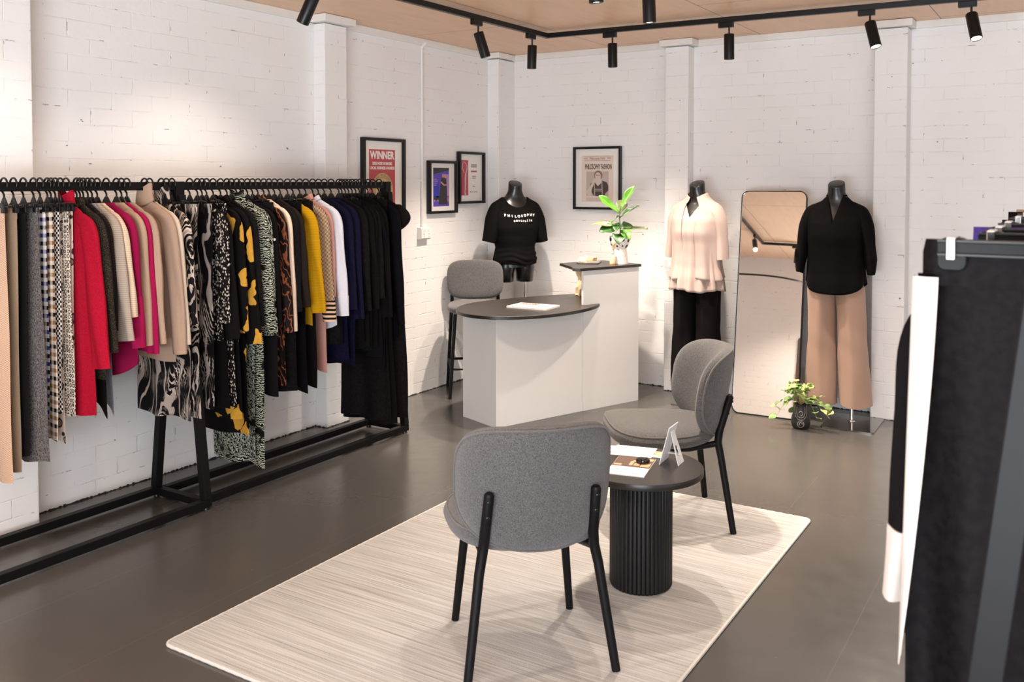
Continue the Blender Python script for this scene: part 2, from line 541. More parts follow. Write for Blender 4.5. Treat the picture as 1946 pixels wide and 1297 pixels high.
def chair(label, loc, rz):
    t = thing('upholstered_chair', label, 'chair', loc, rz, 'grey boucle chairs at the side table')
    # seat
    def sw(s, y, o):
        lift = .012 * (y / .25) ** 2 - .010 * (s / .25) ** 2
        return (s * (1 + .05 * (y / .25)), y + .005, .425 + o + (lift if o > 0 else lift * .4))
    mb, ol = shell(.53, .51, .095, .62, .82, sw)
    st = mb.build('seat', UPH, t)
    MB().tube([sw(ol(k)[0] * .955, ol(k)[1] * .955, .0255) for k in range(64)] + [sw(ol(0)[0] * .955, ol(0)[1] * .955, .0255)], .004, 6, False).build('piping', PIPE, st)

    # back
    def bw(s, z, o):
        rad = .272
        a = s / rad
        lean = -.17 * (z + .19)
        rr_ = rad - o
        return (rr_ * math.sin(a), -.245 + rad - rr_ * math.cos(a) + lean * 1.0 + .015 * (1 - (s / .28) ** 2) * 0, .610 + z + .012 * (s / .28) ** 2 * (1 if z > 0 else 0))
    mb, ol = shell(.63, .425, .082, .66, .86, bw)
    bk = mb.build('backrest', UPH, t)
    for off in (-.0238,):
        pts = [bw(ol(k)[0] * .95, ol(k)[1] * .95, off) for k in range(65)]
        MB().tube(pts, .0048, 6, False).build('piping', PIPE, bk)
    for s in (-1, 1):
        MB().tube([(s * .245, -.285, 0), (s * .198, -.238, .34), (s * .186, -.228, .40), (s * .181, -.236, .45), (s * .175, -.286, .605), (s * .175, -.287, .612)], [.0145, .0165, .0175, .0175, .0165, .012], 16).build('leg', BLACKM, t)
        MB().tube([(s * .215, .168, 0), (s * .178, .135, .385)], [.0135, .0165], 16).build('leg', BLACKM, t)
        b = MB().tube([(s * .186, -.225, .395), (s * .17, -.10, .368), (s * .172, .135, .368)], .014, 12).build('side_rail', BLACKM, t)
        for z in (.585, .53):
            y = -.236 - (z - .45) * .3226 + .0
            MB().lathe([(.001, 0), (.006, 0), (.006, .004), (.0035, .005), (.003, .002), (.001, .002)], 12).build('bolt', plain('bolt_steel', (.02, .02, .02), .25, .6), t, loc=(s * .1775, y - .0155, z), rot=(R(90), 0, 0))
    MB().tube([(-.172, .10, .366), (.172, .10, .366)], .013, 10).build('cross_rail', BLACKM, t)
    return t


chair('grey boucle chair seen from behind, nearest to the camera on the rug', (2.539, -4.007, .012), R(44))
chair('grey boucle chair facing left beyond the small round table', (2.486, -2.668, .012), R(125))


def stool(label, loc, rz):
    t = thing('bar_stool', label, 'stool', loc, rz)
    mb, ol = shell(.44, .42, .085, .62, .8, lambda s, y, o: (s, y + .01, .655 + o))
    mb.build('seat', UPH, t)

    def bw(s, z, o):
        rad = .55; a = s / rad
        return ((rad - o) * math.sin(a), -.215 + rad - (rad - o) * math.cos(a) - .12 * (z + .15), .838 + z)
    mb, ol = shell(.45, .305, .055, .50, .62, bw)
    bk = mb.build('backrest', UPH, t)
    MB().tube([bw(ol(k)[0] * .955, ol(k)[1] * .955, -.0148) for k in range(65)], .0045, 6, False).build('piping', PIPE, bk)
    for s in (-1, 1):
        MB().tube([(s * .215, -.25, 0), (s * .185, -.215, .60), (s * .18, -.212, .66), (s * .178, -.246, .83)], [.012, .014, .014, .013], 12).build('leg', BLACKM, t)
        MB().tube([(s * .205, .20, 0), (s * .165, .15, .62)], [.012, .014], 12).build('leg', BLACKM, t)
    pts = [(.205, -.24, .215), (.198, .185, .215), (-.198, .185, .215), (-.205, -.24, .215)]
    MB().tube(pts + [pts[0]], .010, 8).build('footrest', BLACKM, t)
    return t


# rear right foot stands against the left wall; stool faces the camera
stool('tall grey boucle bar stool behind the white counter, against the brick wall', (.285, -.97, 0), R(216.9))

# ------------------------------------------------------------------ rug
def mat_rug():
    t = NT('woven_rug', .95, spec=.1)
    o = t.obj(); x = t.xyz(o)
    fine = t.noise(t.scale(o, (3.5, 300, 1)), 1.0, 2, .6)
    midl = t.noise(t.scale(o, (1.3, 95, 1)), 1.0, 3, .6)
    streak = t.step(t.noise(t.scale(o, (1.0, 170, 1)), 1.0, 1, .5), .60, .69)
    dotty = t.noise(o, 260, 2, .6)
    c = t.mix(t.step(fine, .3, .7), (.30, .285, .272), (.47, .457, .445))
    c = t.mix(t.step(midl, .42, .68), c, (.51, .497, .485))
    c = t.mix(t.math('MULTIPLY', streak, .5), c, (.20, .155, .13))
    c = t.mix(t.math('MULTIPLY', t.step(dotty, .45, .7), .3), c, (.60, .58, .56))
    t.base(c); t.bump(t.math('ADD', fine, dotty), .5, .003)
    return t.m


RUG = mat_rug()
rug = thing('area_rug', 'cream woven rug with fine brown streaks under the chairs and side table', 'rug', (2.31, -3.515, 0))
m = MB(); nx, ny = 40, 60
P = rrect(1.60, 2.37, .03, 5)
rings = []
for inset, z in ((.002, .0), (.0, .004), (.0, .0085), (.006, .0115)):
    rings.append([(x * (1 - inset / .8) + .0015 * math.sin(y * 160), y * (1 - inset / 1.18) + .0015 * math.sin(x * 150), z) for x, y in [(a, b) for a, b in P]])
m.loft(rings).build('pile', RUG, rug, smooth=50)
HEM = plain('rug_binding', (.54, .515, .48), .9, grain=.12, gscale=300)
m = MB(); dense = []
for i in range(len(P)):
    a = Vector(P[i]); b = Vector(P[(i + 1) % len(P)]); n = max(1, int((b - a).length / .012))
    for k in range(n):
        dense.append(a.lerp(b, k / n))
m.tube([(p.x, p.y, .0062 + .0006 * math.sin(i * 1.9)) for i, p in enumerate(dense)] + [(dense[0].x, dense[0].y, .006)], .0062, 8, False).build('binding', HEM, rug)

# ------------------------------------------------------------------ side table and what lies on it
TBL = (2.713, -3.396)
tb = thing('side_table', 'small round black side table with fluted drum base on the rug', 'table', (TBL[0], TBL[1], .012))
NF = 44
rings = []
for z, k in ((0, .96), (.008, 1), (.448, 1), (.452, .99)):
    ring = []
    for i in range(NF):
        for j in range(6):
            u = j / 6; a = 2 * PI * (i + u) / NF
            r = .1185 + .0048 * math.sqrt(max(0, 1 - (2 * u - 1) ** 2))
            ring.append((r * k * math.cos(a), r * k * math.sin(a), z))
    rings.append(ring)
MB().loft(rings).build('fluted_base', plain('fluted_black', (.007, .0062, .0062), .48, spec=.3, grain=.2, gscale=80), tb, smooth=28)
MB().lathe([(.10, .446), (.240, .446), (.2415, .4475), (.242, .449), (.242, .469), (.2412, .4705), (.001, .4705)], 96).build('table_top', DARKLAM, tb, smooth=40)
ZT = .012 + .4705


def flat(name, label, cat, c, wd, dp, rz, th=.0012, z=ZT, mt=PAPER, group=None):
    t = thing(name, label, cat, (c[0], c[1], z), rz, group)
    MB().span(-wd / 2, wd / 2, -dp / 2, dp / 2, 0, th).build('sheet', mt, t, smooth=0)
    return t


def patch(parent, name, x, y, wd, dp, z, mt, th=.0005):
    return MB().span(x - wd / 2, x + wd / 2, y - dp / 2, y + dp / 2, z, z + th).build(name, mt, parent, smooth=0)


PEACH = plain('peach_print', (.80, .42, .24), .5)
BROWNPR = plain('brown_print', (.13, .075, .05), .45)
t = flat('leaflet', 'white price leaflet with grey printed columns, topmost on the side table', 'leaflet', (2.615, -3.25), .17, .14, R(13), .0012, ZT + .0022)
for x, y, wd in ((-.065, .032, .05), (.06, .032, .04), (-.07, -.036, .045), (.05, -.038, .03), (.065, -.005, .05), (-.02, -.018, .03)):
    patch(t, 'printed_line', x, y, wd, .006, .0012, GREYINK)
t = flat('leaflet', 'white leaflet poking out left beneath the price leaflet', 'leaflet', (2.575, -3.262), .17, .13, R(15), .0010, ZT)
for x, y in ((-.07, .03), (-.06, -.035)):
    patch(t, 'printed_line', x, y, .045, .006, .0010, GREYINK)
t = flat('flyer', 'orange and white flyer half hidden behind the white strut card', 'leaflet', (2.695, -3.235), .10, .085, R(8), .0010, ZT)
patch(t, 'colour_block', .012, .012, .06, .055, .0010, PEACH)
patch(t, 'dark_letter', -.032, -.008, .016, .02, .0010, INK)
t = flat('fashion_booklet', 'booklet with brown cover photo and white foot lying at the table edge', 'magazine', (2.688, -3.435), .15, .235, R(12), .004, ZT)
patch(t, 'cover_photo', 0, .050, .148, .132, .004, BROWNPR)
for i, (x, y, wd, dp) in enumerate(((-.055, .004, .03, .018), (-.005, .03, .014, .05), (.01, .062, .03, .014), (.018, .02, .022, .03), (.052, .02, .035, .05), (.045, .09, .05, .03))):
    patch(t, 'photo_detail', x, y, wd, dp, .0045, PEACH)
patch(t, 'fine_text', .04, -.095, .035, .005, .004, GREYINK)
pw = thing('paperweight', 'small shiny black disc resting on the brown booklet', 'paperweight', (2.712, -3.378, ZT + .0052))
MB().lathe([(.001, 0), (.021, 0), (.027, .004), (.028, .010), (.026, .016), (.018, .0175), (.016, .0145), (.001, .0145)], 32).build('disc', plain('gloss_black', (.008, .008, .008), .12), pw)
MB().lathe([(.001, .0145), (.014, .0145), (.013, .019), (.001, .0205)], 24).build('cap', plain('gloss_black_cap', (.02, .018, .017), .18), pw)
# strut card: a sloping card with a folded leg behind
sc = thing('strut_card', 'white cardboard strut card standing on the round side table', 'display card', (2.790, -3.300, ZT + .0005), R(-86))
CARD = plain('white_card', (.80, .80, .82), .55)
Mx = Matrix.Rotation(R(-15), 4, 'X')
MB().prism([(-.055, 0), (.055, 0), (.055, .155), (-.055, .155)], -.0012, .0012, Matrix.Translation((0, -.022, 0)) @ Mx @ Matrix.Rotation(PI / 2, 4, 'X')).build('card', CARD, sc, smooth=0)
m = MB()
n = 14
leg = [(-.036, 0), (.036, 0), (.020, .132), (-.020, .132)]
My = Matrix.Translation((0, .050, 0)) @ Matrix.Rotation(R(16), 4, 'X') @ Matrix.Rotation(PI / 2, 4, 'X')
for pl in ([(-.036, 0), (-.004, 0), (-.004, .132), (-.020, .132)], [(-.004, 0), (.036, 0), (.034, .035), (-.004, .035)], [(-.004, .075), (.028, .075), (.020, .132), (-.004, .132)], [(.016, .035), (.0335, .035), (.028, .075), (.016, .075)]):
    m.prism(pl, -.001, .001, My)
m.build('strut_leg', CARD, sc, smooth=0)
MB().box((.004, .022, .038), (.012, .05, .0015)).build('lock_tab', CARD, sc, smooth=0)

# ------------------------------------------------------------------ reception counter
CT = thing('reception_counter', 'white curved-top reception counter with a taller black-shelved end', 'counter', (.969, -1.753, 0), math.atan2(.933, .36))
# local x runs along the front (towards the back wall), local y to the staff side
m = MB(); m.span(0, .018, 0, .385, 0, .722)
m.build('end_panel', WHITELAM, CT, smooth=0, bevel=.0012)
MB().span(.0182, .748, .004, .022, 0, .722).build('front_panel', WHITELAM, CT, smooth=0, bevel=.0012)
m = MB(); m.span(.749, 1.287, 0, .02, 0, .983); m.span(1.267, 1.285, .02, .38, 0, .983)
m.build('tall_panel', WHITELAM, CT, smooth=0, bevel=.0012)
MB().span(.767, 1.267, .3, .31, .1, .6).build('back_panel', WHITELAM, CT, smooth=0)
poly = []
for x, y in [(.895, -.008), (.80, -.075), (.66, -.140), (.50, -.185), (.33, -.205), (.16, -.190), (.02, -.130), (-.085, -.04), (-.135, .08), (-.135, .20), (-.085, .34), (.02, .46), (.16, .555), (.35, .60), (.55, .60), (.76, .59), (.95, .565), (1.10, .535), (1.264, .50)]:
    poly.append((x, y))


def smooth_poly(P, it=2, keep=()):
    for _ in range(it):
        Q = []
        for i in range(len(P)):
            a, b = Vector(P[i]), Vector(P[(i + 1) % len(P)])
            if i in keep or (i + 1) % len(P) in keep or len(keep) == 0 or True:
                Q += [tuple(a.lerp(b, .25)), tuple(a.lerp(b, .75))]
        P = Q
    return P


def curve_pts(P, n=8):
    out = []
    for i in range(len(P) - 1):
        p0 = Vector(P[max(i - 1, 0)]); p1 = Vector(P[i]); p2 = Vector(P[i + 1]); p3 = Vector(P[min(i + 2, len(P) - 1)])
        for k in range(n):
            t_ = k / n
            out.append(tuple(.5 * ((2 * p1) + (p2 - p0) * t_ + (2 * p0 - 5 * p1 + 4 * p2 - p3) * t_ ** 2 + (3 * p1 - p0 - 3 * p2 + p3) * t_ ** 3)))
    out.append(tuple(P[-1])); return out


top = curve_pts(poly, 6) + [(1.264, .0207), (.7475, .0207), (.7475, -.0085)]
MB().prism(top, .7225, .7445).build('desk_top', DARKLAM, CT, smooth=30, bevel=.002)
sh = [(.70, -.022), (1.292, -.022), (1.292, .39), (.86, .39), (.73, .10), (.675, .03), (.672, .0)]
MB().prism(sh, .9835, 1.003).build('shelf_top', DARKLAM, CT, smooth=0, bevel=.002)
ctM = Matrix.Translation((.969, -1.753, 0)) @ Matrix.Rotation(math.atan2(.933, .36), 4, 'Z')


def ctp(x, y, z): return ctM @ Vector((x, y, z))


CTA = math.atan2(.933, .36)
mg = thing('magazine', 'white fashion magazine lying on the curved desk top', 'magazine', ctp(.40, .12, .7447), R(3))
MB().span(-.15, .15, -.105, .105, 0, .010).build('pages', PAPER, mg, smooth=0)
COVER = plain('magazine_cover', (.60, .57, .53), .5)
cv = MB().span(-.1505, .1505, -.1055, .1055, .010, .011).build('cover', COVER, mg, smooth=0)
REDBR = plain('redbrown_print', (.06, .012, .01), .6)
for i in range(4):
    for j in range(6):
        patch(cv, 'cover_lettering', -.12 + j * .024 + .004 * (i % 2), .088 - i * .021, .020, .015, .011, REDBR)
MB().tube([(-.03, -.02, .0115), (.01, .0, .0115), (.05, -.005, .0115), (.035, .03, .0115), (.08, .045, .0115)], .0035, 6, True, .15).build('cover_drawing', INK, cv)
patch(cv, 'cover_photo', .075, -.055, .09, .05, .011, plain('cover_tint', (.75, .55, .42), .5))
tab = thing('tablet', 'black tablet lying on the raised counter shelf left of the plant', 'tablet', ctp(1.05, .275, 1.0035), CTA - R(48))
MB().prism(rrect(.16, .22, .012), 0, .008).build('body', plain('tablet_black', (.02, .018, .017), .3), tab, smooth=30, bevel=.0015)
MB().span(-.072, .072, -.098, .098, .008, .0085).build('screen', plain('tablet_glass', (.015, .012, .011), .1), tab, smooth=0)
# crumpled kraft bag behind the tall end
rnd = random.Random(8)
KRAFT = plain('kraft_paper', (.62, .45, .28), .75, grain=.15, gscale=30)
rings = []
for i in range(15):
    z = i / 14
    cx = .02 * math.sin(z * 5) + (.05 * max(0, z - .75) * 4); sxx = .105 * (1 - .2 * z) + .012 * math.sin(z * 11)
    rings.append([(cx + sxx * sup(2 * PI * k / 20, .6) * (1 + rnd.uniform(-.12, .12)), .048 * sup(2 * PI * k / 20 - PI / 2, .6) * (1 + rnd.uniform(-.15, .15)), z * .285 + rnd.uniform(-.006, .006)) for k in range(20)])
kb = MB().loft(rings).build('paper_bag', KRAFT, None, smooth=12, loc=ctp(1.17, .445, .7447), rot=(0, 0, CTA + R(10)))
tag(kb, 'crumpled tan paper bag standing on the desk behind the tall counter end', 'bag')

# ------------------------------------------------------------------ framed pictures
REDP = plain('red_print', (.50, .065, .075), .45)
GOLDP = plain('gold_print', (.56, .39, .21), .4, .2)
GOLDD = plain('dark_gold_print', (.25, .16, .08), .5)
WHITEINK = plain('white_ink', (.86, .83, .80), .5)
MATB = plain('mount_board', (.84, .80, .75), .7)
GLASSF = None


def frame(label, wd, ht, loc, rz, bd=.022, dp=.035):
    t = thing('picture_frame', label, 'picture', loc, rz, 'black framed pictures on the brick walls')
    m = MB()
    for s in (-1, 1):
        m.span(s * wd / 2, s * (wd / 2 - bd), -dp, 0, -ht / 2, ht / 2)
        m.span(-wd / 2 + bd, wd / 2 - bd, -dp, 0, s * ht / 2, s * (ht / 2 - bd))
    m.build('moulding', BLACKP, t, smooth=0, bevel=.0015)
    MB().span(-wd / 2 + bd, wd / 2 - bd, -.012, -.004, -ht / 2 + bd, ht / 2 - bd).build('mount', MATB, t, smooth=0)
    return t


def pp_(parent, name, poly, y, mt, th=.0006):
    """flat printed shape: polygon in (x, z), standing proud of the mount by a hair"""
    return MB().prism(poly, 0, th, Matrix.Translation((0, y, 0)) @ Matrix.Rotation(PI / 2, 4, 'X')).build(name, mt, parent, smooth=0)


def rect(cx, cz, w_, h_): return [(cx - w_ / 2, cz - h_ / 2), (cx + w_ / 2, cz - h_ / 2), (cx + w_ / 2, cz + h_ / 2), (cx - w_ / 2, cz + h_ / 2)]


def disc(cx, cz, rx, rz_, n=32): return [(cx + rx * math.cos(2 * PI * i / n), cz + rz_ * math.sin(2 * PI * i / n)) for i in range(n)]


LW = R(90)
f = frame('large framed red WINNER award with a gold medal above the end of the clothes rack', .462, .62, (XL, -1.645, 1.60), LW)
p = pp_(f, 'award_print', rect(-.01, .01, .285, .44), -.012, REDP)
text('WINNER', .076, WHITEINK, p, (-.01, -.0132, .187), bold=.0022, sx=.86)
text('2025 NORTH SHORE', .0285, WHITEINK, p, (-.01, -.0132, .130), bold=.0008, sx=.82)
text('LOCAL BUSINESS AWARDS', .0285, WHITEINK, p, (-.01, -.0132, .098), bold=.0008, sx=.78)
md = pp_(p, 'medal', disc(-.008, -.06, .115, .125, 48), -.0126, GOLDP)
GOLDL = plain('light_gold_print', (.66, .48, .28), .4, .2)
for r0, r1, mt in ((.083, .086, GOLDD), (.055, .078, GOLDL)):
    a = disc(-.008, -.06, r1, r1 * 1.08, 40); b = disc(-.008, -.06, r0, r0 * 1.08, 40)
    MB().loft([[(x, -.0136, z) for x, z in a], [(x, -.0136, z) for x, z in b], [(x, -.0132, z) for x, z in b]], False, False).build('medal_ring', mt, p, smooth=0)
pp_(p, 'medal_flame', [(-.03, -.13), (-.036, -.07), (-.02, -.02), (0, .02), (.004, -.02), (.018, -.06), (.012, -.13)], -.0134, GOLDD)
for i, ch in enumerate('LOCAL BUSINESS'):
    if ch == ' ': continue
    a = R(158 - i * 136 / 13)
    o = text(ch, .026, GOLDD, p, (-.008 + .100 * math.cos(a), -.0134, -.06 + .108 * math.sin(a)), (PI / 2, 0, 0))
    o.rotation_euler = (Matrix.Rotation(-(a - PI / 2), 3, 'Y') @ Matrix.Rotation(PI / 2, 3, 'X')).to_euler()

f = frame('small framed photo of two people in black on a purple stage, left of the pair', .368, .408, (XL, -.940, 1.560), LW, .02, .036)
PUR = plain('purple_print', (.095, .065, .45), .45); LIL = plain('lilac_print', (.42, .24, .55), .45); DKP = plain('dark_print', (.035, .03, .035), .5)
BLUE = plain('blue_print', (.04, .04, .42), .45); SKINP = plain('skin_print', (.62, .29, .19), .5)
p = pp_(f, 'photo_print', rect(-.01, 0, .205, .30), -.012, PUR)
pp_(p, 'stage_dark', [(-.1125, .15), (-.1125, .10), (.0925, .132), (.0925, .15)], -.0126, DKP)
pp_(p, 'stage_light', rect(.07, 0, .045, .20), -.0126, LIL)
pp_(p, 'stage_screen', rect(-.075, -.02, .07, .12), -.0126, BLUE)
for i, (x, z, wd) in enumerate(((-.085, .06, .04), (-.08, .045, .05), (-.085, .03, .045), (-.09, .015, .035))):
    pp_(p, 'screen_lettering', rect(x, z, wd, .007), -.0132, LIL)
pp_(p, 'stage_edge', rect(-.01, -.085, .205, .03), -.0126, DKP)
for x in (-.095, -.055, .08):
    pp_(p, 'stage_lamp', disc(x, -.105, .006, .009, 10), -.0132, SKINP)
gown = [(-.045, -.135), (.068, -.135), (.06, .02), (.055, .065), (.03, .08), (.005, .08), (-.015, .055)]
pp_(p, 'gowns', gown, -.0132, DKP)
for x, z in ((.012, .088), (.038, .086)):
    pp_(p, 'face', disc(x, z, .011, .018, 14), -.0138, SKINP)
for a in ([(-.02, .035), (-.012, .045), (.03, .02), (.026, .008)], [(.028, .01), (.03, .02), (.06, .022), (.058, .012)]):
    pp_(p, 'arm', a, -.0138, SKINP)

f = frame('small framed certificate with a red band and silver trophy, right of the pair', .368, .418, (XL, -.545, 1.634), LW, .02, .036)
SIL = plain('silver_print', (.55, .57, .62), .35)
pp_(f, 'red_band', rect(-.085, 0, .095, .285), -.0126, REDP)
MB().tube([(x - .085, -.0140, z) for x, z in [(-.012, .04), (-.036, .075), (-.034, .115), (-.012, .128), (.012, .112), (.028, .085), (.022, .06), (.006, .035), (.0, -.01), (.002, -.06), (-.004, -.12), (-.002, -.137)]], [.004, .005, .006, .005, .005, .006, .007, .010, .013, .010, .007, .016], 10, True, .08).build('trophy', SIL, f, smooth=60)
for x, z, wd, hh, mt in ((.045, .105, .085, .011, GREYINK), (.045, .09, .085, .011, GREYINK), (.045, .052, .085, .012, REDP), (.045, .012, .055, .007, GREYINK), (.045, -.003, .05, .007, GREYINK), (.045, -.07, .035, .006, GREYINK), (.0, -.115, .012, .012, REDP), (.03, -.115, .014, .01, GREYINK), (.06, -.115, .014, .01, GREYINK), (.085, -.115, .012, .01, GREYINK)):
    pp_(f, 'printed_line', rect(x, z, wd, hh), -.0126, mt)

f = frame('framed newspaper page with a woman in a black top, behind the counter plant', .428, .508, (.838, YB, 1.631), 0, .019, .033)
NEWS = plain('newsprint', (.76, .63, .56), .7); PHG = plain('photo_grey', (.52, .43, .38), .6); DKB = plain('news_dark', (.075, .052, .047), .6); BRN = plain('news_brown', (.30, .16, .13), .6); SKG = plain('photo_skin', (.64, .53, .47), .6)
p = pp_(f, 'newspaper_print', rect(-.0, -.005, .285, .375), -.012, NEWS)
text('Philosophy Daily', .026, BRN, p, (0, -.0132, .158), sx=.8)
for z, wd, th_ in ((.176, .24, .002), (.142, .235, .0035)):
    pp_(p, 'rule', rect(0, z, wd, th_), -.0128, BRN)
for x in (-.105, .105):
    for z in (.163, .155):
        pp_(p, 'fine_print', rect(x, z, .035, .003), -.0128, BRN)
text('PHILOSOPHY FASHION', .058, DKB, p, (.008, -.0132, .090), sx=.40, bold=.0012)
ph = pp_(p, 'photo', rect(.0, -.045, .20, .20), -.0128, PHG)
pp_(ph, 'top', [(-.075, -.09), (-.062, -.10), (-.03, -.145), (.062, -.145), (.075, -.12), (.098, -.10), (.098, -.06), (.085, -.035), (.045, -.02), (-.03, -.022), (-.06, -.045)], -.0134, DKB)
pp_(ph, 'arm', [(-.10, -.11), (-.085, -.14), (-.06, -.145), (-.045, -.08), (-.015, -.02), (-.03, 0), (-.055, -.05)], -.0140, SKG)
pp_(ph, 'neck', [(-.02, -.005), (.035, -.005), (.035, -.04), (.005, -.065), (-.022, -.035)], -.0140, SKG)
pp_(ph, 'hair', disc(.008, .022, .038, .040, 20), -.0137, BRN)
pp_(ph, 'face', disc(.006, .012, .026, .034, 20), -.0143, SKG)
for x in (-.003, .015):
    pp_(ph, 'spectacle_lens', disc(x, .022, .007, .005, 12), -.0149, BRN)
for x in (-.028, .04):
    pp_(ph, 'lanyard', [(x - .002, -.02), (x + .003, -.02), (x + .008, -.145), (x + .003, -.145)], -.0143, SKG)
for z, wd in ((-.09, .07), (-.104, .055)):
    pp_(ph, 'top_lettering', rect(.008, z, wd, .005), -.0143, SKG)
for i in range(4):
    pp_(p, 'printed_line', rect(0, -.160 - i * .008, .20, .002), -.0128, BRN)

# ------------------------------------------------------------------ conduit and power outlet on the left wall
cdt = thing('cable_conduit', 'white painted cable pipe running down the left wall to the power outlet', 'pipe', (XL + .011, -1.19, 1.262))
MB().tube([(0, 0, 0), (0, 0, 1.36)], .010, 12).build('pipe', WHITEP, cdt)
MB().tube([(0, 0, 1.345), (.01, .012, 1.37), (.02, .028, 1.382)], .012, 10).build('elbow', WHITEP, cdt)
for z in (.35, .95):
    MB().span(-.011, .003, -.022, .022, z - .008, z + .008).build('saddle_clip', WHITEP, cdt, smooth=0)
po = thing('power_outlet', 'white double power outlet on the brick left of the bar stool', 'power outlet', (XL, -1.182, 1.213))
MB().span(0, .038, -.058, .058, -.046, .046).build('back_box', WHITEPL, po, smooth=0, bevel=.003)
MB().span(.038, .046, -.060, .060, -.038, .038).build('face_plate', WHITEPL, po, smooth=0, bevel=.002)
for y in (-.03, .03):
    s_ = MB().span(.046, .050, y - .006, y + .006, .012, .030).build('switch', WHITEPL, po, smooth=0)
    m = MB()
    for a, z in ((-.008, -.006), (.008, -.006), (0, -.024)):
        m.span(.046, .0465, y + a - .0015, y + a + .0015, z - .005, z + .005)
    m.build('socket_slots', INK, po, smooth=0)

# ------------------------------------------------------------------ leaning mirror
MIR = NT('mirror_glass', .015, 1.0); MIR.base((.90, .875, .85)); MIR = MIR.m
mt_ = thing('standing_mirror', 'tall slim mirror with rounded black rim leaning between the two mannequins', 'mirror', (2.352, -.520, 0), R(2.0))
tilt = math.atan2(.225, 1.536); MW, MH = .452, 1.552
MM = Matrix.Rotation(-tilt, 4, 'X') @ Matrix.Rotation(PI / 2, 4, 'X')
MB().prism(rrect(MW - .010, MH - .010, .046, 10, 0, MH / 2), 0, .012, MM).build('glass', MIR, mt_, smooth=0)
o_ = rrect(MW, MH, .05, 10, 0, MH / 2); i_ = rrect(MW - .012, MH - .012, .045, 10, 0, MH / 2)
MB().loft([[MM @ Vector((x, y, z)) for x, y in P_] for P_, z in ((o_, -.012), (o_, .018), (i_, .018), (i_, .0125), (i_, -.010))], True, False).build('rim', BLACKP, mt_, smooth=30)
MB().beam((0, .20, 1.20), (0, .475, .012), .05, .015).build('rear_strut', BLACKP, mt_, smooth=0)

# fitting corner behind the camera, caught in the mirror: a curved curtain rail and a wall mirror
cr = thing('curtain_rail', 'curved black curtain rail of the fitting corner seen in the leaning mirror', 'curtain rail', (XL, -6.42, 2.1))
MB().tube([(0, 0, 0), (.55, 0, 0)] + [(.9 + .62 * math.sin(R(a)), -.62 + .62 * math.cos(R(a)), 0) for a in range(0, 91, 9)] + [(1.52, -1.58, 0)], .0125, 12).build('rail', BLACKP, cr)
MB().lathe([(.001, 0), (.03, 0), (.03, .006), (.001, .006)], 16).build('wall_flange', BLACKP, cr, rot=(0, R(90), 0))
DARKREFL = plain('dark_reflection_glass', (.20, .15, .12), .12, .6)  # mirror coloured dark brown to stand for the dark reflection in it
fm = thing('wall_mirror', 'dark tall mirror on the front wall seen low in the leaning mirror', 'mirror', (1.42, YF, .75))
MB().prism(rrect(.5, 1.5, .05, 8), 0, .02, Matrix.Rotation(-PI / 2, 4, 'X')).build('rim', BLACKP, fm, smooth=30)
MB().prism(rrect(.48, 1.48, .045, 8), .0205, .022, Matrix.Rotation(-PI / 2, 4, 'X')).build('glass', DARKREFL, fm, smooth=0)

# ------------------------------------------------------------------ mannequins
def fabric(name, c1, c2=None, rough=.85, scale=300, bump=.25, sheen=.15):
    t = NT(name, rough, spec=.3); o = t.obj()
    c1 = lin(c1); c2 = lin(c2) if c2 else tuple(min(1, x * 1.25) for x in c1)
    n = t.noise(o, scale, 3, .6)
    t.base(t.mix(n, c1, c2)); t.bump(n, bump, .0012)
    t.b.inputs['Sheen Weight'].default_value = sheen if max(c1) > .05 else 0
    if max(c1) < .05: t.b.inputs['Specular IOR Level'].default_value = .06
    return t.m


GLOSSB = plain('mannequin_black', (.008, .007, .007), .27)
F_BLACK = fabric('black_jersey', (.0035, .003, .003), (.0055, .0047, .0047), .85)
F_BLUSH = fabric('blush_jersey', '#b19c93', '#b8a39a', .75)
F_TAN = fabric('tan_twill', '#a08271', '#a88a79', .8)
F_BLKTR = fabric('black_trouser', (.005, .004, .0043), (.0075, .006, .0063), .85)

TORSO = [(.80, .150, .085, 0), (.86, .168, .105, .005), (.92, .165, .108, .005), (1.0, .142, .098, 0), (1.08, .122, .085, -.005), (1.16, .135, .095, -.012), (1.24, .152, .115, -.022), (1.30, .162, .112, -.018), (1.36, .178, .092, -.004), (1.41, .178, .078, .006), (1.44, .155, .070, .012), (1.465, .108, .066, .014), (1.49, .075, .062, .010), (1.53, .056, .056, .0), (1.60, .054, .055, -.006)]


def tor(z, e=0.0):
    wx, wy, cy = interp(TORSO, z); return wx + e, wy + e, cy


def ringT(z, e=0, n=48, tiltz=0.0):
    wx, wy, cy = tor(z, e)
    return [(wx * math.sin(2 * PI * k / n), cy - wy * math.cos(2 * PI * k / n), z + tiltz * (-(-wy * math.cos(2 * PI * k / n)) / .05)) for k in range(n)]


def build_body(root, zl, legs=True, leg_end=.84):
    zs = [zl + (1.585 - zl) * i / 40 for i in range(41)]
    rings = [ringT(z) for z in zs]
    rings.append(ringT(1.592, -.002)); rings.append(ringT(1.595, -.012))
    # sloping cut at the neck
    for j in (-1, -2, -3, -4, -5):
        k = (1, 1, .8, .5, .25)[-j - 1]
        rings[j] = [(x, y, z + k * y * .45) for x, y, z in rings[j]]
    m = MB().loft(rings)
    for s in (-1, 1):
        m.loft([[(s * .083 + rx * math.cos(2 * PI * k / 24), .004 + ry * math.sin(2 * PI * k / 24), z) for k in range(24)] for z, rx, ry in ((leg_end - .03, .060, .066), (leg_end - .026, .066, .072), (leg_end + .04, .071, .080), (.92, .079, .096), (.955, .070, .09))])
    b = m.build('torso', GLOSSB, root, smooth=50)
    wx, wy, cy = tor(1.59)
    return b


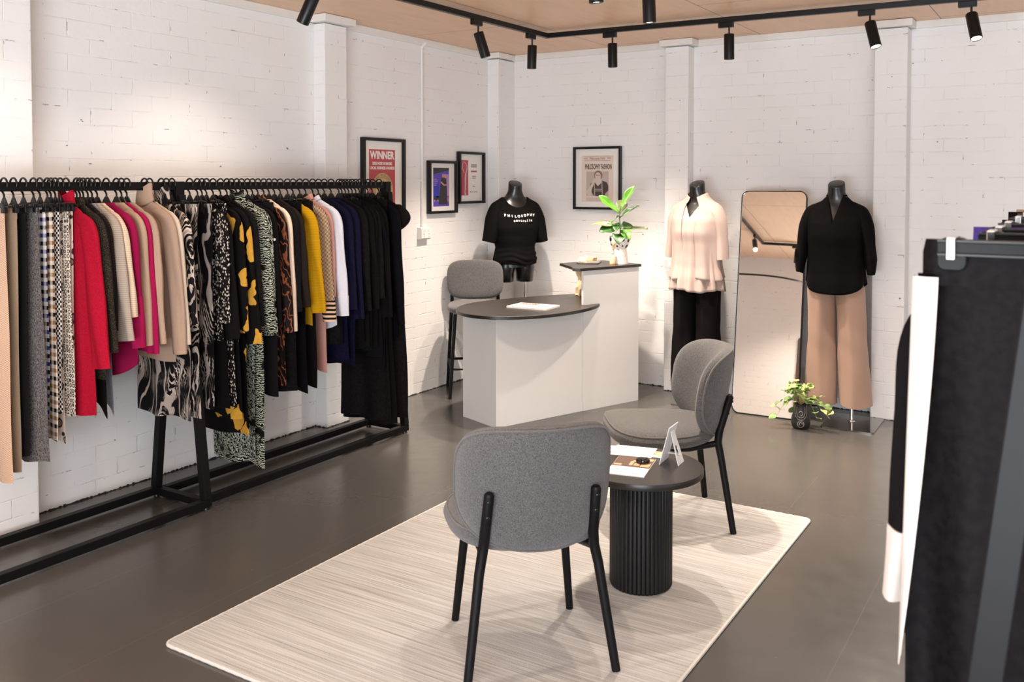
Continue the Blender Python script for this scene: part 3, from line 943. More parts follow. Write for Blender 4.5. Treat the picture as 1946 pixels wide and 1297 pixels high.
def cloth(prof, zt, zb, n=96, rows=34, fold=None, phi0=0.0, name='cloth'):
    """fabric sheet round a body: phi 0 is the front (-y)"""
    V = []; closed = phi0 == 0
    cols = n if closed else n + 1
    R_ = []
    for i in range(rows + 1):
        t = i / rows; ring = []
        for k in range(cols):
            ph = -PI + 2 * PI * k / n if closed else phi0 + (2 * PI - 2 * phi0) * k / n
            if not closed and ph > PI: ph -= 2 * PI
            a, b = zt(ph), zb(ph); z = a + (b - a) * t
            wx, wy, cy = prof(z); f = fold(ph, t, z) if fold else 0
            ring.append(((wx + f) * math.sin(ph), cy - (wy + f) * math.cos(ph), z))
        R_.append(ring)
    return MB().loft(R_, False, False, closed)


def solid(o, th=.003):
    s = o.modifiers.new('solid', 'SOLIDIFY'); s.thickness = th; s.offset = 1; return o


def vneck(prof, zv, zn, xn, zback=None):
    """top edge of a V-necked garment: z as a function of phi"""
    cache = {}

    def f(ph):
        a = abs(ph)
        if a > PI / 2: return zn if zback is None else zback
        key = round(a, 4)
        if key in cache: return cache[key]
        lo, hi = zv, zn
        for _ in range(26):
            mid = (lo + hi) / 2
            if xn * (mid - zv) / (zn - zv) < prof(mid)[0] * math.sin(a): lo = mid
            else: hi = mid
        cache[key] = lo; return lo
    return f


def sleeve(path, name, mt, root, n=28, seed=0, fold=.10, cap=True):
    """path: list of (x, y, z, r in the x-z plane, r in y); rings stand square to the arm"""
    rr = random.Random(seed); ph = rr.uniform(0, 6); rings = []
    xs_ = curve_pts([p[:3] for p in path], 7); P_ = []
    for i, q in enumerate(xs_):
        f = i / (len(xs_) - 1) * (len(path) - 1); k = min(int(f), len(path) - 2); t = f - k
        P_.append((Vector(q), path[k][3] + (path[k + 1][3] - path[k][3]) * t, path[k][4] + (path[k + 1][4] - path[k][4]) * t))
    for i, (q, rx, ry) in enumerate(P_):
        t = i / (len(P_) - 1)
        d = (P_[min(i + 1, len(P_) - 1)][0] - P_[max(i - 1, 0)][0]).normalized()
        e = Vector((0, 1, 0)).cross(d).normalized(); y = Vector((0, 1, 0))
        rings.append([q + e * rx * math.cos(a) * (1 + fold * t * math.sin(3 * a + ph + 2 * t)) + y * ry * math.sin(a) * (1 + fold * math.sin(2 * a + ph + 5 * t)) for a in [2 * PI * k / n for k in range(n)]])
    if cap:
        last = rings[-1]; c = sum(last, Vector()) / n
        rings.append([c + (p - c) * .86 for p in last]); rings.append([c + (p - c) * .84 - d * .05 for p in last])
    return MB().loft(rings, True, cap).build(name, mt, root, smooth=60)


def stand(root, px, py, ztop, bx, by, bw=.33, bd=.42):
    MB().prism(rrect(bw, bd, .018, 6, bx, by), 0, .008).build('base_plate', PLATE, root, smooth=30, bevel=.001)
    MB().lathe([(.001, .008), (.024, .008), (.022, .014), (.012, .018), (.0105, .03), (.0105, ztop), (.001, ztop)], 20, (px, py, 0)).build('pole', CHROME, root)
    MB().lathe([(.001, 0), (.006, 0), (.006, .016), (.001, .016)], 12, (0, 0, 0)).build('pole_knob', BLACKP, root, loc=(px, py, ztop - .035), rot=(0, R(-90), 0))


PLATE = plain('polished_plate', (.30, .285, .28), .07, 1.0)


def drape(o_text, target_parts, root, front=.0018):
    """lay lettering on the front of a garment"""
    vs = []; fs = []
    for p in target_parts:
        off = len(vs); vs += [v.co.copy() for v in p.data.vertices]; fs += [tuple(i + off for i in f.vertices) for f in p.data.polygons]
    bvh = BVHTree.FromPolygons(vs, fs)
    me = o_text.data
    M = Matrix.Translation(o_text.location) @ o_text.rotation_euler.to_matrix().to_4x4() @ Matrix.Diagonal((*o_text.scale, 1))
    for v in me.vertices:
        p = M @ v.co
        h = bvh.ray_cast(Vector((p.x, -1, p.z)), Vector((0, 1, 0)))
        y = h[0].y if h[0] else -.1
        v.co = Vector((p.x, y - front - (.0008 if v.co.z > 0 else 0), p.z))
    o_text.location = (0, 0, 0); o_text.rotation_euler = (0, 0, 0); o_text.scale = (1, 1, 1)


# --- mannequin with the printed T-shirt, in the corner behind the counter
M1 = thing('mannequin', 'headless black mannequin in a black printed T-shirt in the corner behind the counter', 'mannequin', (.335, -.495, 0), R(50), 'black shop mannequins')
build_body(M1, .925, leg_end=.835)
TP = [(.93, .168, .122, .004), (.99, .176, .132, .002), (1.03, .168, .122, 0), (1.08, .158, .116, -.004), (1.16, .182, .122, -.012), (1.24, .200, .130, -.020), (1.32, .210, .122, -.014), (1.38, .205, .104, 0), (1.415, .190, .090, .006), (1.445, .158, .080, .010), (1.47, .118, .074, .014), (1.485, .095, .072, .014), (1.50, .085, .070, .012)]


def tp(z): return interp(TP, z)


def tneck(ph):
    a = abs(ph)
    base = 1.478
    return base - .080 * math.exp(-(a / .62) ** 2)


def tfold(ph, t, z):
    g = max(0, 1 - abs(z - 1.0) / .10)
    f = g * .0065 * math.sin((z - .05 * math.cos(ph) + .018 * math.sin(2 * ph + 1) + .008 * math.sin(5 * ph)) * 150 + 1.2 * math.sin(2 * ph)) * (.6 + .4 * math.sin(3 * ph + 40 * z)) + .004 * math.sin(5 * ph + 9 * z) * t
    return f


sh_ = solid(cloth(tp, tneck, lambda ph: .945 + .035 * (1 - math.cos(ph)) / 2 - .004 * math.sin(3 * ph), 96, 60, tfold).build('t_shirt', F_BLACK, M1, smooth=60), .002)
for s in (-1, 1):
    sleeve([(s * .085, .008, 1.418, .045, .060), (s * .140, .004, 1.385, .066, .082), (s * .180, .0, 1.30, .066, .090), (s * .205, -.004, 1.20, .058, .086), (s * .224, -.006, 1.125, .052, .078)], 'sleeve', F_BLACK, sh_, seed=s + 5)
NL = .008 * 0
tx = []
word = 'PHILOSOPHY'
for i, ch in enumerate(word):
    x = -.118 + i * .236 / 9
    dz = .0055 * math.sin(i * .75 + 2.2)
    o = text(ch, .0255, WHITEINK, sh_, (x, -.3, 1.335 + dz), bold=.0011, name='printed_letter'); tx.append(o)
for i, ch in enumerate('australia'):
    x = -.062 + i * .142 / 8
    o = text(ch, .0255, WHITEINK, sh_, (x + .012, -.3, 1.297 + .002 * math.sin(i)), bold=.0009, name='printed_letter'); tx.append(o)
for o in tx: drape(o, [sh_], M1, .0045)
stand(M1, .083, .004, .86, .03, .13, bd=.33)

# --- mannequin in the blush two-layer top and black trousers
M2 = thing('mannequin', 'headless black mannequin in a layered blush pink top and black trousers', 'mannequin', (1.812, -.385, 0), R(-6), 'black shop mannequins')
build_body(M2, .86)
LP = [(.80, .200, .158, .004), (.90, .190, .148, .002), (1.0, .174, .130, 0), (1.08, .168, .124, -.004), (1.16, .164, .120, -.012), (1.24, .166, .126, -.020), (1.32, .174, .119, -.014), (1.38, .184, .100, 0), (1.42, .178, .084, .006), (1.445, .145, .075, .010), (1.47, .095, .067, .012), (1.50, .068, .062, .010), (1.53, .058, .060, .004)]


def lp(z): return interp(LP, z)


def lfold(amp, k, p0):
    return lambda ph, t, z: amp * max(0, (1.33 - z) / .46) ** 1.1 * math.sin(k * ph + p0 + .8 * math.sin(2 * ph))


tank = solid(cloth(lp, vneck(lp, 1.345, 1.475, .075), lambda ph: .822 - .008 * math.sin(4 * ph), 128, 36, lfold(.013, 13, .4)).build('inner_top', F_BLUSH, M2, smooth=60), .002)


def lpo(z):
    a, b, c = lp(z); return a + .009, b + .010, c


cg = solid(cloth(lpo, lambda ph: 1.522 - .035 * math.exp(-(abs(ph) / .9) ** 2), lambda ph: .905 + .01 * math.sin(3 * ph + 1), 110, 40, lfold(.014, 9, 1.5), phi0=.30).build('open_jacket', F_BLUSH, M2, smooth=60), .0025)
for s in (-1, 1):
    sleeve([(s * .090, .008, 1.425, .036, .060), (s * .140, .006, 1.395, .052, .074), (s * .172, .004, 1.32, .050, .074), (s * .190, .002, 1.20, .040, .064), (s * .206, -.01, 1.05, .036, .056)], 'sleeve', F_BLUSH, cg, seed=s + 9)


def trousers(root, mt, hem, x0=.085, rx0=.092, x1=.093, rx1=.09, ry1=.085, top=.98, xo=0.0):
    m = MB()
    zz = [.862, .88, .92, top]
    m.loft([[((tor(z)[0] + .012) * math.sin(2 * PI * k / 48), tor(z)[2] - (tor(z)[1] + .010) * math.cos(2 * PI * k / 48), z) for k in range(48)] for z in zz])
    for s in (-1, 1):
        rings = []
        for i in range(30):
            t = i / 29; z = .91 + (hem - .91) * t
            e = t ** .8
            x = xo * e + s * (x0 + (x1 - x0) * e); rx = rx0 + (rx1 - rx0) * e - .008 * math.sin(PI * min(1, t * 1.3)); ry = .098 + (ry1 - .098) * e
            ring = []
            for k in range(40):
                a = 2 * PI * k / 40
                c_, s2 = math.cos(a), math.sin(a)
                fr = .010 * math.exp(-((a - PI * 1.5) / .25) ** 2) + .006 * math.sin(3 * a + 6 * t + s) * t + .002 * math.exp(-((t - .5) / .2) ** 2) * math.sin(a * 2 + z * 30)
                ring.append((x + (rx + fr) * c_, .004 + (ry + fr) * s2, z + (.006 * math.sin(2 * a + s) if i == 29 else 0)))
            rings.append(ring)
        last = rings[-1]; cx = sum(p[0] for p in last) / 40
        rings.append([(cx + (x - cx) * .94, y * .94, z) for x, y, z in last]); rings.append([(cx + (x - cx) * .93, y * .93, z + .06) for x, y, z in last])
        m.loft(rings)
    return m.build('trousers', mt, root, smooth=60)


trousers(M2, F_BLKTR, .10, .088, .090, .098, .096, .09)
stand(M2, .095, .03, .3, .05, .03)

# --- mannequin in the black blouse and tan trousers
M3 = thing('mannequin', 'headless black mannequin in a black blouse and wide tan trousers', 'mannequin', (2.785, -.400, 0), R(1), 'black shop mannequins')
build_body(M3, .86)
BP = [(.84, .194, .142, .004), (.92, .193, .140, .004), (1.0, .184, .128, .002), (1.08, .180, .122, -.004), (1.16, .178, .120, -.012), (1.24, .180, .128, -.020), (1.32, .186, .121, -.014), (1.38, .200, .102, 0), (1.42, .196, .086, .006), (1.445, .160, .076, .010), (1.47, .098, .068, .012), (1.50, .068, .062, .010), (1.525, .060, .060, .004)]


def bp(z): return interp(BP, z)


bl = solid(cloth(bp, vneck(bp, 1.325, 1.515, .048), lambda ph: .862 + .075 * math.sin(ph) ** 4, 128, 40, lambda ph, t, z: .006 * t * math.sin(7 * ph + 1)).build('blouse', F_BLACK, M3, smooth=60), .002)
for s in (-1, 1):
    sleeve([(s * .095, .008, 1.425, .038, .060), (s * .150, .006, 1.39, .055, .076), (s * .190, .002, 1.30, .050, .072), (s * .210, -.004, 1.18, .040, .060), (s * .222, -.012, 1.09, .040, .058), (s * .228, -.020, .995, .022, .050)], 'sleeve', F_BLACK, bl, seed=s + 2)
    MB().tube([(s * .243, -.075, 1.15), (s * .245, -.078, 1.10)], .006, 6).build('sleeve_tab', F_BLACK, bl)
trousers(M3, F_TAN, .125, .088, .095, .108, .104, .10, xo=.025)
stand(M3, .105, .035, .3, .12, -.005)

# ------------------------------------------------------------------ clothes racks
RX, RZ = .375, 1.58


def rack(label, y0, y1, ends, x=RX, half=.187):
    t = thing('clothes_rack', label, 'clothes rack', (x, (y0 + y1) / 2, 0))
    h = (y1 - y0) / 2
    MB().span(-.019, .019, -h, h, RZ - .02, RZ + .02).build('hanging_rail', BLACKM, t, smooth=0, bevel=.002)
    for s in (-1, 1):
        MB().span(s * half - .019, s * half + .019, -h, h, .012, .05).build('base_bar', BLACKM, t, smooth=0, bevel=.002)
        for e in (-h + .02, h - .02):
            MB().lathe([(.001, 0), (.016, 0), (.014, .012), (.001, .012)], 12).build('foot', BLACKP, t, loc=(s * half, e, 0))
    for e in ends:
        y = -h + .0205 if e < 0 else h - .0205
        for s in (-1, 1):
            MB().beam((s * half, y, .05), (s * .022, y, 1.535), .040, .040, (0, 1, 0)).build('leg', BLACKM, t, smooth=0, bevel=.002)
        MB().span(-half + .0195, half - .0195, y - .019, y + .019, .0125, .0495).build('cross_bar', BLACKM, t, smooth=0, bevel=.002)
        MB().span(-.027, .027, y - .024, y + .024, RZ - .068, RZ + .022).build('rail_bracket', BLACKM, t, smooth=0, bevel=.002)
        for s in (-1, 1):
            MB().span(s * half - .017, s * half + .017, (y + .0205 if e > 0 else y - .0205) - .002, (y + .0205 if e > 0 else y - .0205) + .002, .014, .048).build('end_cap', BLACKP, t, smooth=0)
    return t


rack('black metal clothes rack cut by the left edge, holding check trousers and red knitwear', -5.36, -3.715, (-1, 1))
rack('black metal clothes rack between the left rack and the framed award, holding dark clothes', -3.712, -2.118, (1,), x=.372, half=.150)


# --- hangers
def hook(m, r=.0043, x=0):
    pts = [(.026 * math.cos(R(a)), 0, -.010 + .026 * math.sin(R(a))) for a in range(-25, 186, 15)]
    pts += [(-.0255, 0, -.022), (-.020, 0, -.036), (-.006, 0, -.046), (0, 0, -.056), (0, 0, -.075)]
    m.tube(pts, r, 8)


def hanger_mesh(clip):
    m = MB(); hook(m)
    if clip:
        m.tube([(0, 0, -.07), (0, 0, -.098)], .0055, 8)
        m.prism([(-.030, -.10), (.030, -.10), (.008, -.066), (-.008, -.066)], -.0022, .0022, Matrix.Rotation(PI / 2, 4, 'X'))
        m.tube([(-.125, 0, -.102), (.125, 0, -.102)], .0055, 8)
    else:
        m.prism([(-.042, -.108), (.042, -.108), (.010, -.068), (-.010, -.068)], -.0024, .0024, Matrix.Rotation(PI / 2, 4, 'X'))
        m.tube([(-.135, 0, -.168), (-.09, 0, -.142), (-.04, 0, -.113), (0, 0, -.100), (.04, 0, -.113), (.09, 0, -.142), (.135, 0, -.168)], [.005, .006, .006, .006, .006, .006, .005], 8, True, .8)
    return m


HP = {}
GUNM = plain('gunmetal', (.08, .078, .075), .3, .8)


def hanger(y, clip, label, x=RX, jx=0.0, rz=0.0, group='black plastic hangers on the clothes racks', mt=None, clipmt=None):
    key = (clip, mt)
    if key not in HP:
        t = thing('clip_hanger' if clip else 'coat_hanger', label, 'hanger', group=group)
        hanger_mesh(clip).build('body', mt or BLACKP, t, smooth=50)
        if clip:
            for s in (-1, 1):
                c = MB().span(-.013, .013, -.009, .009, -.128, -.092).build('clip', mt or BLACKP, t, smooth=0, bevel=.003, loc=(s * .085, 0, 0))
                MB().span(-.003, .003, -.0105, .0105, -.105, -.0895).build('spring', clipmt or GUNM, c, smooth=0, bevel=.0015)
        HP[key] = t
    else:
        t = copy_tree(HP[key])
    t.location = (x + jx, y, RZ + .0205); t.rotation_euler = (0, 0, rz)
    tag(t, label, 'hanger', group)
    return t


# --- patterned cloth
def pat(name, fn, rough=.85, bscale=420, bump=.25):
    t = NT(name, rough, spec=.25); o = t.obj()
    t.base(fn(t, o, t.xyz(o))); t.bump(t.noise(o, bscale, 2, .6), bump, .0012)
    t.b.inputs['Specular IOR Level'].default_value = .08
    return t.m


def chk(t, x, per, duty=.5): return t.step(t.math('FRACT', t.math('DIVIDE', x, per)), duty - .02, duty + .02)


def gingham(cA, cB, cW, per):
    def f(t, o, x):
        u = t.math('ADD', x[0], t.math('MULTIPLY', x[1], .9))
        a = chk(t, u, per); b = chk(t, x[2], per)
        alt = chk(t, x[2], per * 2)
        dark = t.mix(alt, cA, cB)
        mid = t.mix(.5, dark, cW)
        s = t.math('ADD', a, b)
        return t.mix(t.step(s, 1.2, 1.6), t.mix(t.step(s, .4, .6), cW, mid), dark)
    return f


def smallcheck(c1, c2, per):
    def f(t, o, x):
        u = t.math('ADD', x[0], x[1])
        a = chk(t, u, per); b = chk(t, x[2], per)
        s = t.math('ABSOLUTE', t.math('SUBTRACT', a, b))
        return t.mix(s, c1, c2)
    return f


def marble(cb, cw, sc=3.0, th=(.55, .66)):
    def f(t, o, x):
        n = t.noise(t.scale(o, (1, 1, .42)), sc * 1.2, 2, .5, out='Color')
        v = t.n('ShaderNodeVectorMath', operation='MULTIPLY_ADD'); t.put(v.inputs[0], n); v.inputs[1].default_value = (.55, .55, .7); t.put(v.inputs[2], o)
        wv = t.wave(v.outputs[0], sc * 1.6, 5, 2, 1.4)
        wv2 = t.wave(v.outputs[0], sc * 9, 6, 2, 1.2)
        mask = t.step(t.noise(o, 5.5, 2, .5), .46, .60)
        a = t.math('MULTIPLY', t.step(wv2, *th), mask)
        b = t.math('MULTIPLY', t.step(wv, .86, .93), .6)
        return t.mix(t.math('MAXIMUM', a, b), cb, cw)
    return f


def lines(cb, cw, sc, th=(.45, .55), dist=9, zs=1.0, dirn='DIAGONAL'):
    def f(t, o, x):
        wv = t.wave(t.scale(o, (1, 1, zs)), sc, dist, 2, 1.6, dirn)
        gap = t.step(t.noise(o, 9, 2, .5), .36, .43)
        return t.mix(t.math('MULTIPLY', t.step(wv, *th), gap), cb, cw)
    return f


def dashes(cb, cw, sc):
    def f(t, o, x):
        v = t.voro(flat2(t, x, .5), sc, 'F1', .75)
        return t.mix(t.step(v, .34, .40), cw, cb)
    return f


def flat2(t, x, k=1.0): return t.comb(t.math('ADD', x[0], t.math('MULTIPLY', x[1], .8)), t.math('MULTIPLY', x[2], k), 0.0)


def chainp(cw, cb, sc):
    def f(t, o, x):
        v = t.voro(flat2(t, x, .8), sc, 'F1', .3); e = t.math('ABSOLUTE', t.math('SUBTRACT', v, .37))
        return t.mix(t.step(e, .07, .11), cb, cw)
    return f


def leopard(cw, cm, cb, sc):
    def f(t, o, x):
        n = t.noise(o, sc * .8, 2, out='Color')
        v = t.n('ShaderNodeVectorMath', operation='MULTIPLY_ADD'); t.put(v.inputs[0], n); v.inputs[1].default_value = (.03, .03, .03); t.put(v.inputs[2], flat2(t, x))
        d = t.voro(v.outputs[0], sc, 'F1', .9)
        c = t.mix(t.step(d, .26, .32), cm, cb)
        return t.mix(t.step(d, .42, .47), c, cw)
    return f


def floral(cb, cy, cy2, sc):
    def f(t, o, x):
        n = t.noise(o, sc * 1.1, 2, out='Color')
        v = t.n('ShaderNodeVectorMath', operation='MULTIPLY_ADD'); t.put(v.inputs[0], n); v.inputs[1].default_value = (.15, .15, .17); t.put(v.inputs[2], flat2(t, x, .62))
        d = t.voro(v.outputs[0], sc, 'F1', 1.0)
        pet = t.noise(o, 38, 3, .6)
        c = t.mix(pet, cy, cy2)
        return t.mix(t.step(d, .385, .40), c, cb)
    return f


def stripes(c1, c2, per, ang, duty=.5):
    def f(t, o, x):
        u = t.math('ADD', t.math('MULTIPLY', t.math('ADD', x[0], x[1]), math.cos(ang)), t.math('MULTIPLY', x[2], math.sin(ang)))
        return t.mix(chk(t, u, per, duty), c1, c2)
    return f


def melange(c1, c2, sc=500, zs=1.0):
    return lambda t, o, x: t.mix(t.step(t.noise(t.scale(o, (1, 1, zs)), sc, 2, .6), .38, .62), c1, c2)


def ribbed(c1, c2, per, axis=2):
    def f(t, o, x):
        w_ = t.math('SINE', t.math('MULTIPLY', x[axis], 6.283 / per))
        return t.mix(t.step(w_, -.9, .3), c1, c2)
    return f


K = '#0e0b0c'
C = {
    'rust': pat('rust_houndstooth', smallcheck('#9c6a52', '#d9c2ab', .009)),
    'tan': pat('tan_fine_check', smallcheck('#6e5a48', '#a9947c', .007)),
    'charcoal': pat('charcoal', melange('#121112', '#1e1b1c')),
    'denim': pat('grey_denim', melange('#3b3738', '#75706f', 330, .5)),
    'bluecheck': pat('blue_gingham', gingham('#2b2a6e', '#15131c', '#e6dfda', .034)),
    'browncheck': pat('brown_gingham', gingham('#8a5f36', '#1b1614', '#e6d8c8', .034)),
    'bwcheck': pat('black_white_check', smallcheck('#161314', '#ddd5cc', .021)),
    'chain': pat('chain_print', chainp('#d3c6b7', '#2c2624', 58)),
    'leopard': pat('animal_print', leopard('#dccdbd', '#8d7c72', '#3a302d', 22)),
    'red': pat('red_boucle', melange('#930f26', '#a5152e', 220), .95, 150, .7),
    'tweed': pat('gold_fleck_tweed', lambda t, o, x: t.mix(t.step(t.noise(o, 520, 2, .7), .56, .66), '#1c1917', '#7a6c55'), .9),
    'dkbrown': pat('dark_brown_knit', ribbed('#1a1412', '#2f2622', .012)),
    'rib': pat('oatmeal_rib', ribbed('#94857a', '#aa9b8d', .009), .9),
    'felt': pat('grey_felt', melange('#77757c', '#9b99a0'), .95),
    'creamrib': pat('cream_rib', ribbed('#bfa58c', '#d2bda6', .009), .9),
    'magenta': pat('magenta_knit', melange('#85103c', '#901341')),
    'magenta2': pat('bright_magenta_knit', melange('#981444', '#a2194b')),
    'beige': pat('beige_knit', melange('#a98c76', '#b3967f')),
    'marl': pat('beige_marl', ribbed('#a58a77', '#ad917e', .005, 0)),
    'camel': pat('camel_jersey', melange('#a38876', '#ab907e')),
    'ivory': pat('ivory_crepe', melange('#cdbba7', '#d4c3b0')),
    'marble': pat('black_marble_print', marble('#121012', '#d8c6b8', 3.0, (.62, .72)), .55),
    'marble2': pat('black_swirl_print', marble('#131012', '#c9b9ae', 2.4, (.68, .8)), .55),
    'dash': pat('black_dash_print', dashes('#161213', '#d8ccbd', 120), .8),
    'black': pat('black_crepe', melange('#0e0b0c', '#161213')),
    'black2': pat('soft_black_viscose', melange('#100d0e', '#191516', 90), .8),
    'inkblack': pat('ink_black', melange('#0a090c', '#0f0e12', 90), .8),
    'floral': pat('yellow_flower_print', floral(K, '#b57c18', '#d3a54a', 8.5), .75),
    'zebra': pat('sage_line_print', lines('#141211', '#b9bca8', 30, (.52, .68), 9, .9, 'Z'), .7),
    'zebra2': pat('sage_fine_line_print', lines('#141211', '#aeb3a4', 42, (.55, .7), 13, .6), .7),
    'dots': pat('black_spot_print', lambda t, o, x: t.mix(t.step(t.voro(o, 26, 'F1', 1.0), .17, .2), '#e8e0d6', K), .8),
    'tiger': pat('rust_tiger_print', lines('#171112', '#84492c', 17, (.74, .9), 12, .45), .6),
    'shell': pat('shell_satin', melange('#dfc3aa', '#eed8c2'), .5),
    'knit': pat('black_rib_knit', ribbed('#0b0909', '#161212', .010)),
    'brownblack': pat('brown_black_twill', melange('#1e1815', '#2a221e')),
    'yellow': pat('mustard_rib', ribbed('#b3820f', '#c29014', .009), .9),
    'stripe': pat('black_beige_stripe', stripes('#1b1413', '#cfae8e', .0095, R(24), .45), .8),
    'band': pat('banded_cuff', stripes('#1b1413', '#dcb795', .024, R(90), .5), .8),
    'pink': pat('dusty_pink_crepe', melange('#b98478', '#c99689')),
    'white': pat('white_poplin', melange('#d6d5de', '#dcdbe3', 200), .7),
    'navy': pat('navy_viscose', melange('#0e0d22', '#15132c', 90), .75),
    'purple': pat('purple_jersey', melange('#3f2f74', '#54418e')),
    'slate': pat('slate_jersey', melange('#4c484e', '#69656b')),
}


# --- garments: flat hanging shapes in the xz-plane of the hanger (rail runs along y)
def body(root, mt, ztop, zhem, prof, seed, amp=.010, th=.013, name='body', neck=None, hemf=None, cols=64, rows=34, xs=0.0, kf=None):
    """prof: list of (u, half width) with u from 0 (top) to 1 (hem); zs local to root"""
    rr = random.Random(seed); p1, p2, p3 = [rr.uniform(0, 6.28) for _ in range(3)]
    k1 = kf or rr.uniform(17, 24); k2 = k1 * 1.7
    tab = sorted((u, wv) for u, wv in prof); R_ = []
    for i in range(rows + 1):
        u = (i / rows) ** 1.25
        wv = interp(tab, u)[0]
        ring = []
        for k in range(cols):
            a = 2 * PI * k / cols
            c_ = math.cos(a); s_ = math.sin(a)
            x = wv * math.copysign(abs(c_) ** .85, c_)
            A = amp * (.12 + .88 * u)
            fy = A * (math.sin(k1 * x + p1 + 1.3 * u) * .7 + .45 * math.sin(k2 * x + p2 - u))
            tt = th * (1 - .25 * u)
            z = ztop + (zhem - ztop) * u
            if neck and i < rows * .35 and abs(x) < neck[0] and s_ < .2:
                z -= neck[1] * (1 - (abs(x) / neck[0])) * (1 - i / (rows * .35))
            if hemf: z += hemf(x) * u ** 3
            z += .007 * math.sin(k1 * x + p2) * u ** 5
            ring.append((x + xs * u + .006 * math.sin(9 * u + p3) * u, fy + tt * s_ * (.35 + .65 * abs(s_)), z))
        R_.append(ring)
    last = R_[-1]; n = cols
    R_.append([(x * .985 + .015 * xs, y * .8, z + .03) for x, y, z in last])
    return MB().loft(R_, True, True).build(name, mt, root, smooth=60)


def gsleeve(root, mt, s, sh, ztop, zend, xe, r0, r1, seed, y0=0.0, name='sleeve', ry=.019, bend=.0, cuff=None):
    """a hanging sleeve: follows the shoulder slope, then drops; ztop is the shoulder point, rings stand square to the arm"""
    rr = random.Random(seed * 7 + (3 if s > 0 else 1)); ph = rr.uniform(0, 6.28); n = 22
    dz = ztop - zend
    ctrl = [(.45 * sh, ztop + .030, .018, .6), (.86 * sh, ztop + .004, .036, .85), (sh + .012 + (xe - sh) * .10, ztop - .055, r0 * .92, 1.0),
            (sh + (xe - sh) * .50 + bend, ztop - dz * .40, r0, 1.05), (sh + (xe - sh) * .80 + bend * .7 + rr.uniform(-.006, .004), ztop - dz * .70, (r0 + r1) / 2, 1.0), (xe, zend, r1, 1.0)]
    pts = curve_pts([(c[0], y0, c[1]) for c in ctrl], 6); N = len(pts) - 1; rings = []
    P_ = [Vector(q) for q in pts]
    for i, q in enumerate(P_):
        u = i / N; f = u * (len(ctrl) - 1); k = min(int(f), len(ctrl) - 2); t = f - k
        rx = ctrl[k][2] + (ctrl[k + 1][2] - ctrl[k][2]) * t; rY = ry * (ctrl[k][3] + (ctrl[k + 1][3] - ctrl[k][3]) * t)
        d = (P_[min(i + 1, N)] - P_[max(i - 1, 0)]).normalized(); e = Vector((0, 1, 0)).cross(d).normalized()
        wr = 1 + .05 * math.sin(17 * u + ph) * u
        rings.append([Vector(((q.x) * s, q.y, q.z)) + Vector((e.x * s, 0, e.z)) * (rx * wr * math.cos(a)) + Vector((0, rY * math.sin(a) * (1 + (.15 + .25 * u) * math.sin(3 * a + ph + 6 * u) + .12 * math.sin(15 * u + ph)), 0)) for a in [2 * PI * j / n for j in range(n)]])
    last = rings[-1]; c = sum(last, Vector()) / n
    full = list(rings)
    rings.append([c + Vector(((p - c).x * .9, (p - c).y * .8, (p - c).z * .9)) for p in last]); rings.append([c + Vector(((p - c).x * .88, (p - c).y * .78, (p - c).z * .88 + .03)) for p in last])
    o = MB().loft(rings).build(name, mt, root, smooth=60)
    if cuff:
        cl, cm = cuff
        k0 = max(1, int(N * (1 - cl))); cr = []
        for k in range(k0, N + 1):
            cc = sum(full[k], Vector()) / n
            cr.append([cc + Vector(((p - cc).x * 1.05, (p - cc).y * 1.14, (p - cc).z * 1.05 - (.0015 if k == N else 0))) for p in full[k]])
        cc = sum(cr[-1], Vector()) / n
        cr.append([cc + (p - cc) * .85 for p in cr[-1]])
        MB().loft(cr, True, False).build('cuff', cm, o, smooth=60)
    return o


def collar(root, mt, zt, h, wd, seed, y=0.0):
    rings = []
    for z, k, yy in ((0, 1.25, 1), (h * .55, 1.0, 1.1), (h, .92, 1.25), (h * 1.0, .80, 1.05), (h * .4, .85, .8)):
        rings.append([(wd * k * math.cos(a), y + .020 * yy * math.sin(a), zt + z + (.012 * math.cos(2 * a))) for a in [2 * PI * i / 28 for i in range(28)]])
    return MB().loft(rings, False, False).build('collar', mt, root, smooth=60)


def swing_tag(root, x, y, z, words=None):
    tg = MB().box((x, y, z), (.026, .0012, .095)).build('swing_tag', plain('tag_navy', (.018, .018, .03), .5) if words else PAPER, root, smooth=0, rot=None)
    if words:
        text(words, .017, WHITEINK, tg, (x, y - .0012, z), (PI / 2, R(90), 0), sx=.8, ext=.0003)
    return tg


NG = [0]


